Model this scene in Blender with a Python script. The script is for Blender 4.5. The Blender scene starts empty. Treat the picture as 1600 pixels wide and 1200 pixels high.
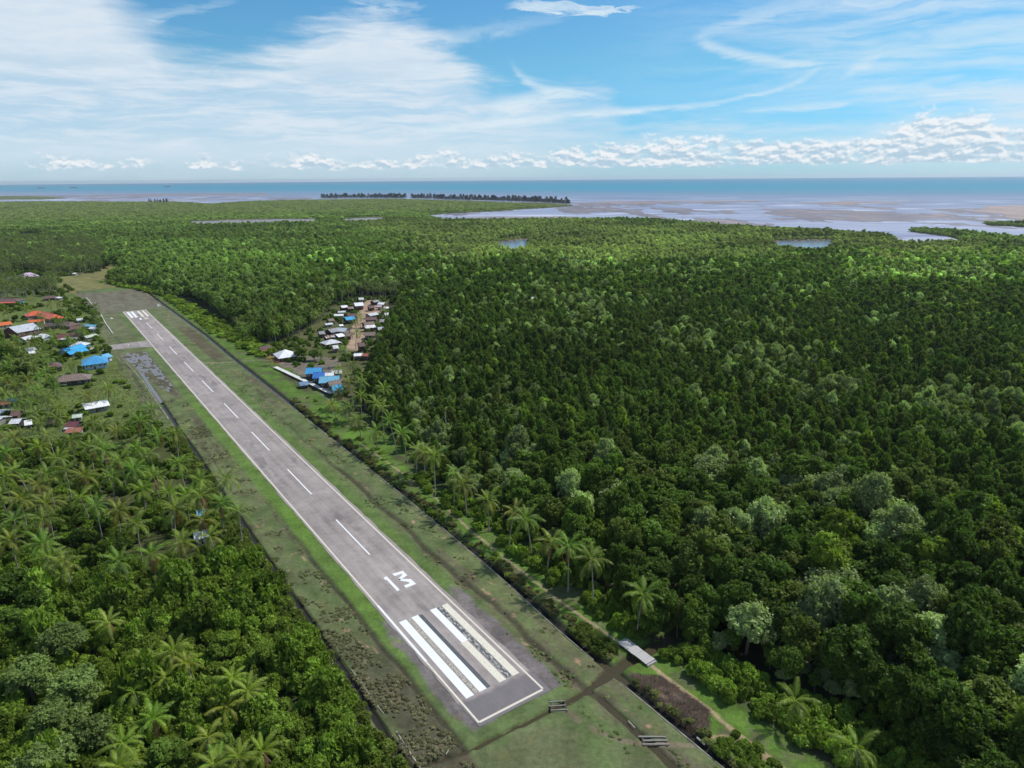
import bpy, bmesh, math, random
import numpy as np
from mathutils import Vector, Matrix

random.seed(7)
RNG = np.random.default_rng(11)
SC = bpy.context.scene
COL = SC.collection
R = math.radians

# ------------------------------------------------------------------ camera
F = 1080.0
PITCH = math.atan((600 - 278.5) / F)
ROLL = R(0.46)
H = 112.0
cam = bpy.data.cameras.new('camera')
cam.sensor_fit = 'HORIZONTAL'
cam.sensor_width = 36.0
cam.lens = 36.0 * F / 1600.0
cam.clip_start = 1.0
cam.clip_end = 150000.0
camo = bpy.data.objects.new('camera', cam)
COL.objects.link(camo)
_fw = Vector((0, math.cos(PITCH), -math.sin(PITCH)))
_dn = Vector((0, -math.sin(PITCH), -math.cos(PITCH)))
_rt = Vector((1, 0, 0))
_cx = _rt * math.cos(ROLL) + _dn * math.sin(ROLL)
_cd = -_rt * math.sin(ROLL) + _dn * math.cos(ROLL)
_m = Matrix((( _cx.x, -_cd.x, -_fw.x), (_cx.y, -_cd.y, -_fw.y), (_cx.z, -_cd.z, -_fw.z))).to_4x4()
_m.translation = Vector((0, 0, H))
camo.matrix_world = _m
SC.camera = camo

# ------------------------------------------------------------------ render, exposure
SC.render.engine = 'CYCLES'
cy = SC.cycles
cy.max_bounces = 5
cy.diffuse_bounces = 2
cy.glossy_bounces = 2
cy.transmission_bounces = 3
cy.transparent_max_bounces = 4
cy.volume_bounces = 0
cy.caustics_reflective = False
cy.caustics_refractive = False
cy.use_denoising = True
cy.sample_clamp_indirect = 6.0
SC.view_settings.view_transform = 'Standard'
SC.view_settings.look = 'None'
SC.view_settings.exposure = 0.0
SC.view_settings.gamma = 1.0
SC.view_settings.use_curve_mapping = False

# ------------------------------------------------------------------ sun
SUN_EL = 52.0
SUN_DIR = Vector((math.cos(R(25)) * math.cos(R(SUN_EL)), math.sin(R(25)) * math.cos(R(SUN_EL)), math.sin(R(SUN_EL))))
sl = bpy.data.lights.new('sun', 'SUN')
sl.energy = 4.3
sl.angle = R(0.53)
sl.color = (1.0, 0.96, 0.89)
suno = bpy.data.objects.new('sun', sl)
suno.rotation_euler = SUN_DIR.to_track_quat('Z', 'Y').to_euler()
COL.objects.link(suno)


# ------------------------------------------------------------------ small node-expression helper
class NT:
    def __init__(self, tree):
        self.t = tree

    def node(self, typ, **kw):
        n = self.t.nodes.new(typ)
        for k, v in kw.items():
            setattr(n, k, v)
        return n

    def put(self, sock, v):
        if isinstance(v, (int, float)):
            sock.default_value = v
        elif isinstance(v, (tuple, list)):
            v = tuple(v)
            if len(sock.default_value) == 4 and len(v) == 3:
                v = v + (1.0,)
            sock.default_value = v
        else:
            self.t.links.new(v, sock)

    def m(self, op, a, b=None, c=None, clamp=False):
        n = self.node('ShaderNodeMath', operation=op, use_clamp=clamp)
        for i, v in enumerate((a, b, c)):
            if v is not None:
                self.put(n.inputs[i], v)
        return n.outputs[0]

    def add(self, a, b): return self.m('ADD', a, b)
    def sub(self, a, b): return self.m('SUBTRACT', a, b)
    def mul(self, a, b): return self.m('MULTIPLY', a, b)

    def sstep(self, x, lo, hi, o0=0.0, o1=1.0):
        n = self.node('ShaderNodeMapRange', interpolation_type='SMOOTHSTEP')
        for i, v in enumerate((x, lo, hi, o0, o1)):
            self.put(n.inputs[i], v)
        return n.outputs[0]

    def lin(self, x, lo, hi, o0=0.0, o1=1.0):
        n = self.node('ShaderNodeMapRange')
        for i, v in enumerate((x, lo, hi, o0, o1)):
            self.put(n.inputs[i], v)
        return n.outputs[0]

    def vec(self, x, y, z=0.0):
        n = self.node('ShaderNodeCombineXYZ')
        for i, v in enumerate((x, y, z)):
            self.put(n.inputs[i], v)
        return n.outputs[0]

    def noise(self, v, scale, detail=3.0, rough=0.5, dist=0.0, col=False):
        n = self.node('ShaderNodeTexNoise')
        if v is not None:
            self.put(n.inputs['Vector'], v)
        n.inputs['Scale'].default_value = scale
        n.inputs['Detail'].default_value = detail
        n.inputs['Roughness'].default_value = rough
        n.inputs['Distortion'].default_value = dist
        return n.outputs['Color' if col else 'Fac']

    def mix(self, f, a, b, blend='MIX'):
        n = self.node('ShaderNodeMix', data_type='RGBA', blend_type=blend)
        self.put(n.inputs[0], f)
        self.put(n.inputs[6], a)
        self.put(n.inputs[7], b)
        return n.outputs[2]

    def curve(self, x, pts):
        """pts in 0..1 both ways"""
        n = self.node('ShaderNodeFloatCurve')
        c = n.mapping.curves[0]
        while len(c.points) < len(pts):
            c.points.new(0.5, 0.5)
        for p, q in zip(c.points, pts):
            p.location = q
            p.handle_type = 'AUTO_CLAMPED'
        n.mapping.use_clip = False
        n.mapping.update()
        self.put(n.inputs['Value'], x)
        return n.outputs[0]


# ------------------------------------------------------------------ picture measurements -> places in the world
def G(px, py, z=0.0):
    x = (px - 800) / F
    y = (py - 600) / F
    xr = x * math.cos(ROLL) - y * math.sin(ROLL)
    yr = x * math.sin(ROLL) + y * math.cos(ROLL)
    d = Vector((xr, math.cos(PITCH) - yr * math.sin(PITCH), -math.sin(PITCH) - yr * math.cos(PITCH)))
    t = (z - H) / d.z
    return (d.x * t, d.y * t)


def AE(px, py):
    x = (px - 800) / F
    y = (py - 600) / F
    xr = x * math.cos(ROLL) - y * math.sin(ROLL)
    yr = x * math.sin(ROLL) + y * math.cos(ROLL)
    d = Vector((xr, math.cos(PITCH) - yr * math.sin(PITCH), -math.sin(PITCH) - yr * math.cos(PITCH))).normalized()
    return (math.degrees(math.atan2(d.x, d.y)), math.degrees(math.asin(d.z)))


def PX(x, y, z):
    """world arrays -> picture position in 1600x1200"""
    x = np.asarray(x, float); y = np.asarray(y, float); z = np.asarray(z, float) - H
    f = y * math.cos(PITCH) - z * math.sin(PITCH)
    dn = -y * math.sin(PITCH) - z * math.cos(PITCH)
    f = np.maximum(f, 1e-3)
    a, b = x / f, dn / f
    xi = a * math.cos(ROLL) + b * math.sin(ROLL)
    yi = -a * math.sin(ROLL) + b * math.cos(ROLL)
    return 800 + xi * F, 600 + yi * F


# runway frame: u along the runway away from us, v across it to the right
A0 = np.array((-7.9, 121.3))
DU = np.array((-0.5691, 0.8223)); DU /= np.hypot(*DU)
DV = np.array((DU[1], -DU[0]))
RW_YAW = math.atan2(DU[1], DU[0])


def UV(u, v):
    p = A0 + DU * u + DV * v
    return (float(p[0]), float(p[1]))


def toUV(x, y):
    dx, dy = np.asarray(x) - A0[0], np.asarray(y) - A0[1]
    return dx * DU[0] + dy * DU[1], dx * DV[0] + dy * DV[1]


def inpoly(x, y, poly):
    x = np.asarray(x, float); y = np.asarray(y, float)
    ins = np.zeros(x.shape, bool)
    n = len(poly)
    for i in range(n):
        x0, y0 = poly[i]; x1, y1 = poly[(i + 1) % n]
        c = (y0 > y) != (y1 > y)
        with np.errstate(divide='ignore', invalid='ignore'):
            xx = (x1 - x0) * (y - y0) / ((y1 - y0) if y1 != y0 else 1e-9) + x0
        ins ^= c & (x < xx)
    return ins


# value noise in numpy
_perm = np.random.default_rng(3).random((256, 256))


def vnoise(x, y):
    xi = np.floor(x).astype(int); yi = np.floor(y).astype(int)
    fx = x - xi; fy = y - yi
    fx = fx * fx * (3 - 2 * fx); fy = fy * fy * (3 - 2 * fy)
    g = lambda a, b: _perm[a & 255, b & 255]
    return (g(xi, yi) * (1 - fx) + g(xi + 1, yi) * fx) * (1 - fy) + (g(xi, yi + 1) * (1 - fx) + g(xi + 1, yi + 1) * fx) * fy


def fbm(x, y, oct=4, rough=0.55):
    s = 0; a = 1; t = 0
    for i in range(oct):
        s = s + a * vnoise(x + 37.1 * i, y + 11.7 * i); t += a
        x = x * 2.03; y = y * 2.03; a *= rough
    return s / t


def sm(x, a, b):
    t = np.clip((x - a) / (b - a), 0, 1)
    return t * t * (3 - 2 * t)


# ------------------------------------------------------------------ world: sky + clouds by direction
def build_world():
    w = bpy.data.worlds.new('World')
    SC.world = w
    w.use_nodes = True
    t = w.node_tree
    t.nodes.clear()
    n = NT(t)
    out = n.node('ShaderNodeOutputWorld')
    bg = n.node('ShaderNodeBackground')
    STR = 0.10
    bg.inputs['Strength'].default_value = STR
    t.links.new(bg.outputs[0], out.inputs[0])
    sky = n.node('ShaderNodeTexSky', sky_type='NISHITA')
    sky.sun_disc = False
    sky.sun_elevation = R(SUN_EL)
    sky.sun_rotation = R(90 - 25)
    sky.altitude = 100
    sky.air_density = 1.0
    sky.dust_density = 0.25
    sky.ozone_density = 2.0
    tc = n.node('ShaderNodeTexCoord')
    d = tc.outputs['Generated']
    s = n.node('ShaderNodeSeparateXYZ')
    t.links.new(d, s.inputs[0])
    az = n.mul(n.m('ARCTAN2', s.outputs[0], s.outputs[1]), 57.2958)
    el = n.mul(n.m('ARCSINE', s.outputs[2]), 57.2958)
    azn = n.lin(az, -45, 45)              # 0..1 (clamped)
    A = lambda px, py: ((AE(px, py)[0] + 45) / 90, AE(px, py)[1] / 30)
    # soft warps
    wv = n.noise(n.vec(n.mul(az, 0.12), n.mul(el, 0.35)), 1.0, 4, 0.55, 0.4, col=True)
    sw = n.node('ShaderNodeSeparateColor'); t.links.new(wv, sw.inputs[0])
    wa = n.sub(sw.outputs[0], 0.5); wb = n.sub(sw.outputs[1], 0.5)
    azw = n.add(az, n.mul(wa, 3.0)); elw = n.add(el, n.mul(wb, 1.6))
    streak = n.noise(n.vec(n.mul(azw, 0.10), n.mul(elw, 0.9)), 1.0, 6, 0.62, 0.25)
    fine = n.noise(n.vec(n.mul(azw, 0.35), n.mul(elw, 1.7)), 1.0, 6, 0.65, 0.6)
    clouds = []

    # 1. the veil filling the lower left of the sky, its upper edge as a curve of azimuth
    top = n.mul(n.curve(azn, [(0, 0.98), A(-60, -90), A(100, -70), A(170, -10), A(225, 50), A(270, 92), A(330, 106), A(420, 88), A(520, 48),
                              A(600, 34), A(680, 60), A(735, 108), A(790, 145), A(850, 150), A(935, 148), A(990, 200), A(1150, 200), A(1300, 184), A(1450, 162), A(1600, 140), (1, 0.2)]), 30)
    edge = n.add(n.sub(top, el), n.mul(n.sub(streak, 0.5), 5.0))
    edge = n.add(edge, n.mul(n.sub(fine, 0.5), 1.6))
    soft = n.curve(azn, [(0, 0.35), A(160, 0)[:1] + (0.33,), A(260, 0)[:1] + (0.24,), A(420, 0)[:1] + (0.16,), A(800, 0)[:1] + (0.14,), (1, 0.16)])
    veil = n.sstep(n.m('DIVIDE', edge, n.mul(soft, 10.0)), -1.0, 1.0)
    vop = n.curve(azn, [(0, 0.97), A(0, 0)[:1] + (0.97,), A(250, 0)[:1] + (0.97,), A(500, 0)[:1] + (0.97,), A(760, 0)[:1] + (0.92,), A(960, 0)[:1] + (0.62,), A(1200, 0)[:1] + (0.55,), A(1600, 0)[:1] + (0.82,), (1, 0.7)])
    # grey-blue gaps between sheets in the middle of the veil
    gaps = n.sstep(streak, 0.40, 0.62)
    band = n.mul(n.sstep(el, 1.2, 3.5), n.sstep(el, 9.5, 6.0))
    gapm = n.sub(1.0, n.mul(n.mul(band, n.sub(1.0, gaps)), 0.42))
    lowfade = n.sstep(el, 0.4, 3.0, 0.62, 1.0)
    veil = n.mul(n.mul(n.mul(veil, vop), gapm), lowfade)
    veil = n.mul(veil, n.lin(fine, 0.25, 0.75, 0.86, 1.08))
    clouds.append((veil, (0.855, 0.905, 0.95)))

    # 2. wisps: centre line el(az), half width and strength
    def wisp(pts, wid, op, wob=0.5, soft=1.0):
        P = [A(*p) for p in pts]
        c = n.mul(n.curve(azn, P), 30)
        x0, x1 = P[0][0], P[-1][0]
        W = n.mul(n.curve(azn, [(x0 + (x1 - x0) * q, v / 37.0) for q, v in wid]), 1.35)
        dd = n.m('ABSOLUTE', n.add(n.sub(el, c), n.mul(n.sub(fine, 0.5), wob * 1.8)))
        a = n.sub(1.0, n.m('DIVIDE', dd, n.m('MAXIMUM', W, 0.02)))
        a = n.sstep(a, 0.0, soft)
        O = n.curve(azn, [(x0 + (x1 - x0) * q, v) for q, v in op])
        inside = n.mul(n.sstep(azn, x0 - 0.004, x0 + 0.012), n.sstep(azn, x1 + 0.004, x1 - 0.012))
        return n.mul(n.mul(a, O), n.mul(inside, n.lin(fine, 0.32, 0.68, 0.42, 1.08)))

    W = []
    W.append(wisp([(640, 204), (720, 199), (800, 190), (900, 180), (1000, 172), (1100, 164), (1185, 146)], [(0, 10), (0.3, 16), (0.6, 12), (1, 7)], [(0, 0.5), (0.3, 0.9), (0.7, 0.8), (1, 0.3)], 0.35))
    W.append(wisp([(760, 178), (820, 160), (880, 148), (940, 150)], [(0, 34), (0.5, 22), (0.8, 12), (1, 4)], [(0, 0.7), (0.6, 0.9), (1, 0.6)], 0.5, 0.8))
    W.append(wisp([(795, 96), (815, 120), (850, 138), (905, 146)], [(0, 14), (0.4, 18), (1, 8)], [(0, 0.25), (0.5, 0.7), (1, 0.6)], 0.7))
    W.append(wisp([(1085, 60), (1110, 72), (1150, 84), (1200, 93), (1250, 99), (1290, 96)], [(0, 16), (0.3, 16), (0.7, 12), (1, 6)], [(0, 0.4), (0.3, 0.75), (0.8, 0.7), (1, 0.3)], 0.45))
    W.append(wisp([(1150, 150), (1200, 144), (1240, 131), (1268, 115), (1288, 98)], [(0, 5), (0.5, 7), (1, 14)], [(0, 0.2), (0.5, 0.55), (1, 0.35)], 0.25))
    W.append(wisp([(1080, 60), (1130, 42), (1200, 20), (1280, 2), (1400, -12), (1500, -20)], [(0, 14), (0.3, 26), (0.7, 36), (1, 30)], [(0, 0.3), (0.3, 0.5), (0.7, 0.42), (1, 0.2)], 1.0))
    W.append(wisp([(1310, 126), (1330, 112), (1355, 98), (1385, 82)], [(0, 7), (0.5, 18), (1, 6)], [(0, 0.35), (0.5, 0.6), (1, 0.15)], 0.5))
    W.append(wisp([(1330, 141), (1400, 138), (1450, 130), (1512, 118)], [(0, 7), (0.6, 12), (1, 5)], [(0, 0.15), (0.6, 0.5), (1, 0.4)], 0.35))
    W.append(wisp([(1150, 174), (1220, 170), (1280, 166), (1342, 159)], [(0, 6), (0.6, 12), (1, 5)], [(0, 0.15), (0.6, 0.6), (1, 0.4)], 0.35))
    W.append(wisp([(1440, 150), (1480, 147), (1525, 145)], [(0, 4), (0.5, 5), (1, 3)], [(0, 0.2), (0.5, 0.5), (1, 0.2)], 0.2))
    W.append(wisp([(790, 8), (840, 9), (900, 13), (960, 14), (1005, 12)], [(0, 7), (0.4, 14), (0.7, 13), (1, 4)], [(0, 0.5), (0.5, 0.95), (1, 0.5)], 1.3, 0.7))
    W.append(wisp([(540, -6), (580, 3), (620, 8), (670, 12)], [(0, 12), (0.5, 14), (1, 5)], [(0, 0.3), (0.5, 0.5), (1, 0.2)], 1.2))
    W.append(wisp([(215, 34), (260, 22), (320, 10), (380, -2)], [(0, 22), (0.5, 10), (1, 6)], [(0, 0.5), (0.5, 0.3), (1, 0.15)], 0.7))
    W.append(wisp([(680, 70), (740, 54), (800, 42), (860, 30), (910, 12)], [(0, 30), (0.5, 22), (1, 16)], [(0, 0.55), (0.5, 0.3), (1, 0.12)], 1.0))
    # thin wash over the upper right
    wash = n.mul(n.mul(n.sstep(az, 4, 30), n.sstep(el, 2, 8)), n.mul(n.sstep(streak, 0.32, 0.66), 0.58))
    keep = n.sub(1.0, wash)
    for a in W:
        keep = n.mul(keep, n.sub(1.0, a))
    clouds.append((n.sub(1.0, keep), (0.86, 0.925, 0.965)))

    # 3. cumulus along the horizon
    cel = n.mul(n.curve(azn, [(0, 0.03), A(0, 246), A(90, 240), A(200, 241), A(340, 242), A(460, 236), A(560, 243), A(620, 240), A(720, 232), A(800, 230), A(900, 222), A(1050, 210), A(1200, 212), A(1350, 205), A(1440, 172), A(1500, 166), A(1560, 180), A(1600, 190), (1, 0.08)]), 30)
    cdens = n.curve(azn, [(0, 0.45), A(0, 0)[:1] + (0.5,), A(95, 0)[:1] + (0.85,), A(150, 0)[:1] + (0.45,), A(185, 0)[:1] + (0.75,), A(240, 0)[:1] + (0.45,), A(285, 0)[:1] + (0.72,), A(330, 0)[:1] + (0.75,), A(375, 0)[:1] + (0.45,), A(420, 0)[:1] + (0.7,), A(480, 0)[:1] + (0.8,), A(560, 0)[:1] + (0.68,), A(700, 0)[:1] + (0.72,), A(900, 0)[:1] + (0.78,), A(1100, 0)[:1] + (0.85,), A(1350, 0)[:1] + (0.85,), A(1500, 0)[:1] + (0.95,), (1, 0.8)])
    def puff(de, det=6.0):
        ee = n.add(el, de)
        a = n.noise(n.vec(n.mul(az, 0.45), n.mul(ee, 0.85)), 1.0, det, 0.55, 0.0)
        vo = n.node('ShaderNodeTexVoronoi', feature='SMOOTH_F1')
        t.links.new(n.vec(n.mul(az, 0.9), n.mul(ee, 1.25)), vo.inputs['Vector'])
        vo.inputs['Smoothness'].default_value = 1.0
        return n.add(n.mul(a, 1.0), n.mul(n.sub(0.5, vo.outputs['Distance']), 0.18))
    p0 = puff(0.0)
    pl = n.noise(n.vec(n.mul(n.add(az, 0.10), 0.9), n.mul(n.add(el, 0.20), 1.7)), 1.0, 4.0, 0.55)
    p3 = n.noise(n.vec(n.mul(az, 0.9), n.mul(el, 1.7)), 1.0, 4.0, 0.55)
    hfrac = n.m('DIVIDE', el, n.m('MAXIMUM', cel, 0.3))
    env = n.mul(n.sstep(hfrac, 1.4, 0.55), n.sstep(el, 0.35, 1.0))
    thr = n.sub(0.80, n.mul(n.mul(cdens, env), 0.58))
    body = n.sub(p0, thr)
    cum = n.mul(n.sstep(body, -0.03, 0.20), n.sstep(env, 0.0, 0.3))
    lit = n.sstep(n.add(n.mul(n.sub(p3, pl), 1.0), n.mul(n.sub(hfrac, 0.62), 0.16)), -0.13, 0.11)
    ccol = n.mix(lit, (0.70, 0.80, 0.875), (0.955, 0.965, 0.975))
    # elsewhere in the sky (behind us): scattered cirrus goes on
    skyc = n.node('ShaderNodeMix', data_type='RGBA', blend_type='MULTIPLY')
    skyc.inputs[0].default_value = 1.0
    t.links.new(sky.outputs[0], skyc.inputs[6])
    grad = n.node('ShaderNodeValToRGB')
    e = grad.color_ramp.elements
    e[0].position = 0.0; e[0].color = (*SKY_LOW, 1)
    e[1].position = 0.5; e[1].color = (*SKY_HIGH, 1)
    for pos, c in SKY_MID:
        k = e.new(pos); k.color = (*c, 1)
    t.links.new(n.m('DIVIDE', el, 40.0), grad.inputs[0])
    t.links.new(grad.outputs[0], skyc.inputs[7])
    col = skyc.outputs[2]
    K = 1.0 / STR
    for a, c in clouds:
        col = n.mix(a, col, tuple(q ** 2.2 * K for q in c))
    sc = n.node('ShaderNodeMix', data_type='RGBA', blend_type='MULTIPLY')
    gm = n.node('ShaderNodeGamma'); t.links.new(ccol, gm.inputs[0]); gm.inputs[1].default_value = 2.2
    sc.inputs[0].default_value = 1.0
    t.links.new(gm.outputs[0], sc.inputs[6]); sc.inputs[7].default_value = (K, K, K, 1)
    col = n.mix(n.mul(cum, 0.9), col, sc.outputs[2])
    t.links.new(col, bg.inputs['Color'])
    w.cycles.sampling_method = 'MANUAL'
    w.cycles.sample_map_resolution = 512


SKY_LOW = (0.31, 0.74, 1.25)
SKY_HIGH = (0.60, 0.98, 1.22)
SKY_MID = [(0.05, (0.40, 0.84, 1.30)), (0.2, (0.53, 1.0, 1.16)), (0.3, (0.52, 0.99, 1.20))]
build_world()


# ------------------------------------------------------------------ object helpers
def link(name, mesh, mat=None, parent=None, loc=None):
    o = bpy.data.objects.new(name, mesh)
    COL.objects.link(o)
    if mat is not None and mesh is not None:
        for m in (mat if isinstance(mat, (list, tuple)) else [mat]):
            mesh.materials.append(m)
    if parent is not None:
        o.parent = parent
    if loc is not None:
        o.location = loc
    return o


def tag(o, label=None, cat=None, group=None, kind=None):
    if label: o['label'] = label
    if cat: o['category'] = cat
    if group: o['group'] = group
    if kind: o['kind'] = kind
    return o


def empty(name, loc, rz=0.0):
    o = bpy.data.objects.new(name, None)
    o.empty_display_size = 0.5
    COL.objects.link(o)
    o.location = loc
    o.rotation_euler = (0, 0, rz)
    return o


def mesh_np(name, V, Fc, smooth=False, attrs=None):
    """V (n,3); Fc (m,k) same-size faces"""
    V = np.asarray(V, np.float32); Fc = np.asarray(Fc, np.int32)
    me = bpy.data.meshes.new(name)
    k = Fc.shape[1]
    me.vertices.add(len(V)); me.vertices.foreach_set('co', V.ravel())
    me.loops.add(Fc.size); me.loops.foreach_set('vertex_index', Fc.ravel())
    me.polygons.add(len(Fc))
    me.polygons.foreach_set('loop_start', np.arange(0, Fc.size, k, dtype=np.int32))
    if smooth:
        me.polygons.foreach_set('use_smooth', np.ones(len(Fc), bool))
    for nm, (typ, data) in (attrs or {}).items():
        a = me.attributes.new(nm, typ, 'POINT')
        key = {'FLOAT': 'value', 'FLOAT_COLOR': 'color', 'FLOAT_VECTOR': 'vector', 'INT': 'value'}[typ]
        a.data.foreach_set(key, np.asarray(data, np.int32 if typ == 'INT' else np.float32).ravel())
    me.update(calc_edges=True)
    return me


class MB:
    def __init__(self):
        self.v = []; self.f = []

    def quad(self, a, b, c, d):
        i = len(self.v); self.v += [a, b, c, d]; self.f.append((i, i + 1, i + 2, i + 3))

    def tri(self, a, b, c):
        i = len(self.v); self.v += [a, b, c]; self.f.append((i, i + 1, i + 2))

    def poly(self, pts):
        i = len(self.v); self.v += list(pts); self.f.append(tuple(range(i, i + len(pts))))

    def box(self, c, s, rz=0.0):
        cx, cy_, cz = c; sx, sy, sz = s[0] / 2, s[1] / 2, s[2] / 2
        co, si = math.cos(rz), math.sin(rz)
        i = len(self.v)
        for z in (-sz, sz):
            for x, y in ((-sx, -sy), (sx, -sy), (sx, sy), (-sx, sy)):
                self.v.append((cx + x * co - y * si, cy_ + x * si + y * co, cz + z))
        self.f += [(i, i + 3, i + 2, i + 1), (i + 4, i + 5, i + 6, i + 7)]
        for k in range(4):
            self.f.append((i + k, i + (k + 1) % 4, i + 4 + (k + 1) % 4, i + 4 + k))

    def bar(self, a, b, w, h=None):
        """square bar from a to b"""
        a = Vector(a); b = Vector(b); h = h or w
        d = (b - a).normalized()
        up = Vector((0, 0, 1)) if abs(d.z) < 0.95 else Vector((1, 0, 0))
        x = d.cross(up).normalized() * w / 2; y = x.cross(d).normalized() * h / 2
        i = len(self.v)
        for p in (a, b):
            for s, t in ((-1, -1), (1, -1), (1, 1), (-1, 1)):
                self.v.append(tuple(p + x * s + y * t))
        self.f += [(i, i + 1, i + 2, i + 3), (i + 7, i + 6, i + 5, i + 4)]
        for k in range(4):
            self.f.append((i + k, i + 4 + k, i + 4 + (k + 1) % 4, i + (k + 1) % 4))

    def tube(self, pts, rad, seg=6):
        rings = []
        n = len(pts)
        for j, p in enumerate(pts):
            p = Vector(p)
            a = Vector(pts[max(0, j - 1)]); b = Vector(pts[min(n - 1, j + 1)])
            d = (b - a).normalized()
            ref = Vector((1, 0, 0)) if abs(d.x) < 0.9 else Vector((0, 1, 0))
            x = d.cross(ref).normalized(); y = d.cross(x)
            r = rad[j]
            base = len(self.v)
            for k in range(seg):
                t = 2 * math.pi * k / seg
                self.v.append(tuple(p + x * (r * math.cos(t)) + y * (r * math.sin(t))))
            rings.append(base)
        for a, b in zip(rings, rings[1:]):
            for k in range(seg):
                self.f.append((a + k, a + (k + 1) % seg, b + (k + 1) % seg, b + k))
        self.f.append(tuple(rings[-1] + k for k in range(seg)))

    def mesh(self, name, smooth=False):
        me = bpy.data.meshes.new(name)
        me.from_pydata([tuple(p) for p in self.v], [], self.f)
        if smooth:
            me.polygons.foreach_set('use_smooth', np.ones(len(me.polygons), bool))
        me.update()
        return me

    def build(self, name, mat, parent=None, loc=None, smooth=False):
        return link(name, self.mesh(name, smooth), mat, parent, loc)


# ------------------------------------------------------------------ materials
def new_mat(name):
    m = bpy.data.materials.new(name)
    m.use_nodes = True
    n = NT(m.node_tree)
    b = m.node_tree.nodes['Principled BSDF']
    return m, n, b


def attr(n, name, typ='GEOMETRY', out='Color'):
    a = n.node('ShaderNodeAttribute', attribute_name=name, attribute_type=typ)
    return a.outputs[out]


def bump(n, b, h, strength=0.3, dist=0.1):
    k = n.node('ShaderNodeBump')
    k.inputs['Strength'].default_value = strength
    k.inputs['Distance'].default_value = dist
    n.put(k.inputs['Height'], h)
    n.t.links.new(k.outputs[0], b.inputs['Normal'])


def leaf_mat(name, transl=0.36, rough=0.55, spec=0.12, tcol=(1.2, 1.45, 0.45)):
    m = bpy.data.materials.new(name)
    m.use_nodes = True
    t = m.node_tree
    n = NT(t)
    b = t.nodes['Principled BSDF']
    tint = attr(n, 'tint', 'INSTANCER')
    var = attr(n, 'var', 'GEOMETRY', 'Fac')
    hue = attr(n, 'hue', 'GEOMETRY', 'Fac')
    oi = n.node('ShaderNodeObjectInfo')
    r = n.lin(oi.outputs['Random'], 0, 1, 0.78, 1.24)
    k = n.mul(var, r)
    c = n.mix(1.0, tint, n.vec(k, k, k), 'MULTIPLY')
    c = n.mix(hue, c, n.mix(1.0, c, (1.28, 1.2, 0.75), 'MULTIPLY'))
    t.links.new(c, b.inputs['Base Color'])
    b.inputs['Roughness'].default_value = rough
    b.inputs['Specular IOR Level'].default_value = spec
    tr = n.node('ShaderNodeBsdfTranslucent')
    t.links.new(n.mix(1.0, c, tcol, 'MULTIPLY'), tr.inputs['Color'])
    mx = n.node('ShaderNodeMixShader')
    mx.inputs[0].default_value = transl
    t.links.new(b.outputs[0], mx.inputs[1]); t.links.new(tr.outputs[0], mx.inputs[2])
    t.links.new(mx.outputs[0], t.nodes['Material Output'].inputs['Surface'])
    return m


def bark_mat(name, c1, c2):
    m, n, b = new_mat(name)
    p = n.node('ShaderNodeTexCoord').outputs['Object']
    f = n.noise(p, 3.0, 4, 0.6)
    n.put(b.inputs['Base Color'], n.mix(f, c1, c2))
    b.inputs['Roughness'].default_value = 0.9
    return m


M = {}
M['leaf'] = leaf_mat('tree leaves')
M['frond'] = leaf_mat('palm leaflets', 0.34, 0.42, 0.25, (1.2, 1.3, 0.45))
M['needle'] = leaf_mat('casuarina needles', 0.15, 0.7, 0.1)
M['bark'] = bark_mat('grey bark', (0.09, 0.075, 0.06), (0.20, 0.18, 0.15))
M['palmbark'] = bark_mat('palm trunk', (0.16, 0.14, 0.115), (0.34, 0.31, 0.27))
M['deadwood'] = bark_mat('bleached dead wood', (0.38, 0.35, 0.31), (0.58, 0.55, 0.50))
M['plank'] = bark_mat('grey weathered planks', (0.28, 0.27, 0.265), (0.56, 0.54, 0.53))
M['oldplank'] = bark_mat('brown grey old planks', (0.12, 0.11, 0.10), (0.34, 0.32, 0.295))
M['darkwood'] = bark_mat('dark wet timber', (0.03, 0.026, 0.022), (0.09, 0.075, 0.06))
M['burntstem'] = bark_mat('dry brown stems', (0.10, 0.06, 0.04), (0.24, 0.16, 0.10))


def plain(name, col, rough=0.7, var=0.12, scale=1.5, metal=0.0, spec=0.4):
    m, n, b = new_mat(name)
    p = n.node('ShaderNodeNewGeometry').outputs['Position']
    f = n.noise(p, scale, 5, 0.6)
    lo = tuple(c * (1 - var * 1.6) for c in col); hi = tuple(min(1, c * (1 + var)) for c in col)
    n.put(b.inputs['Base Color'], n.mix(n.lin(f, 0.3, 0.7), lo, hi))
    b.inputs['Roughness'].default_value = rough
    b.inputs['Metallic'].default_value = metal
    b.inputs['Specular IOR Level'].default_value = spec
    return m


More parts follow.
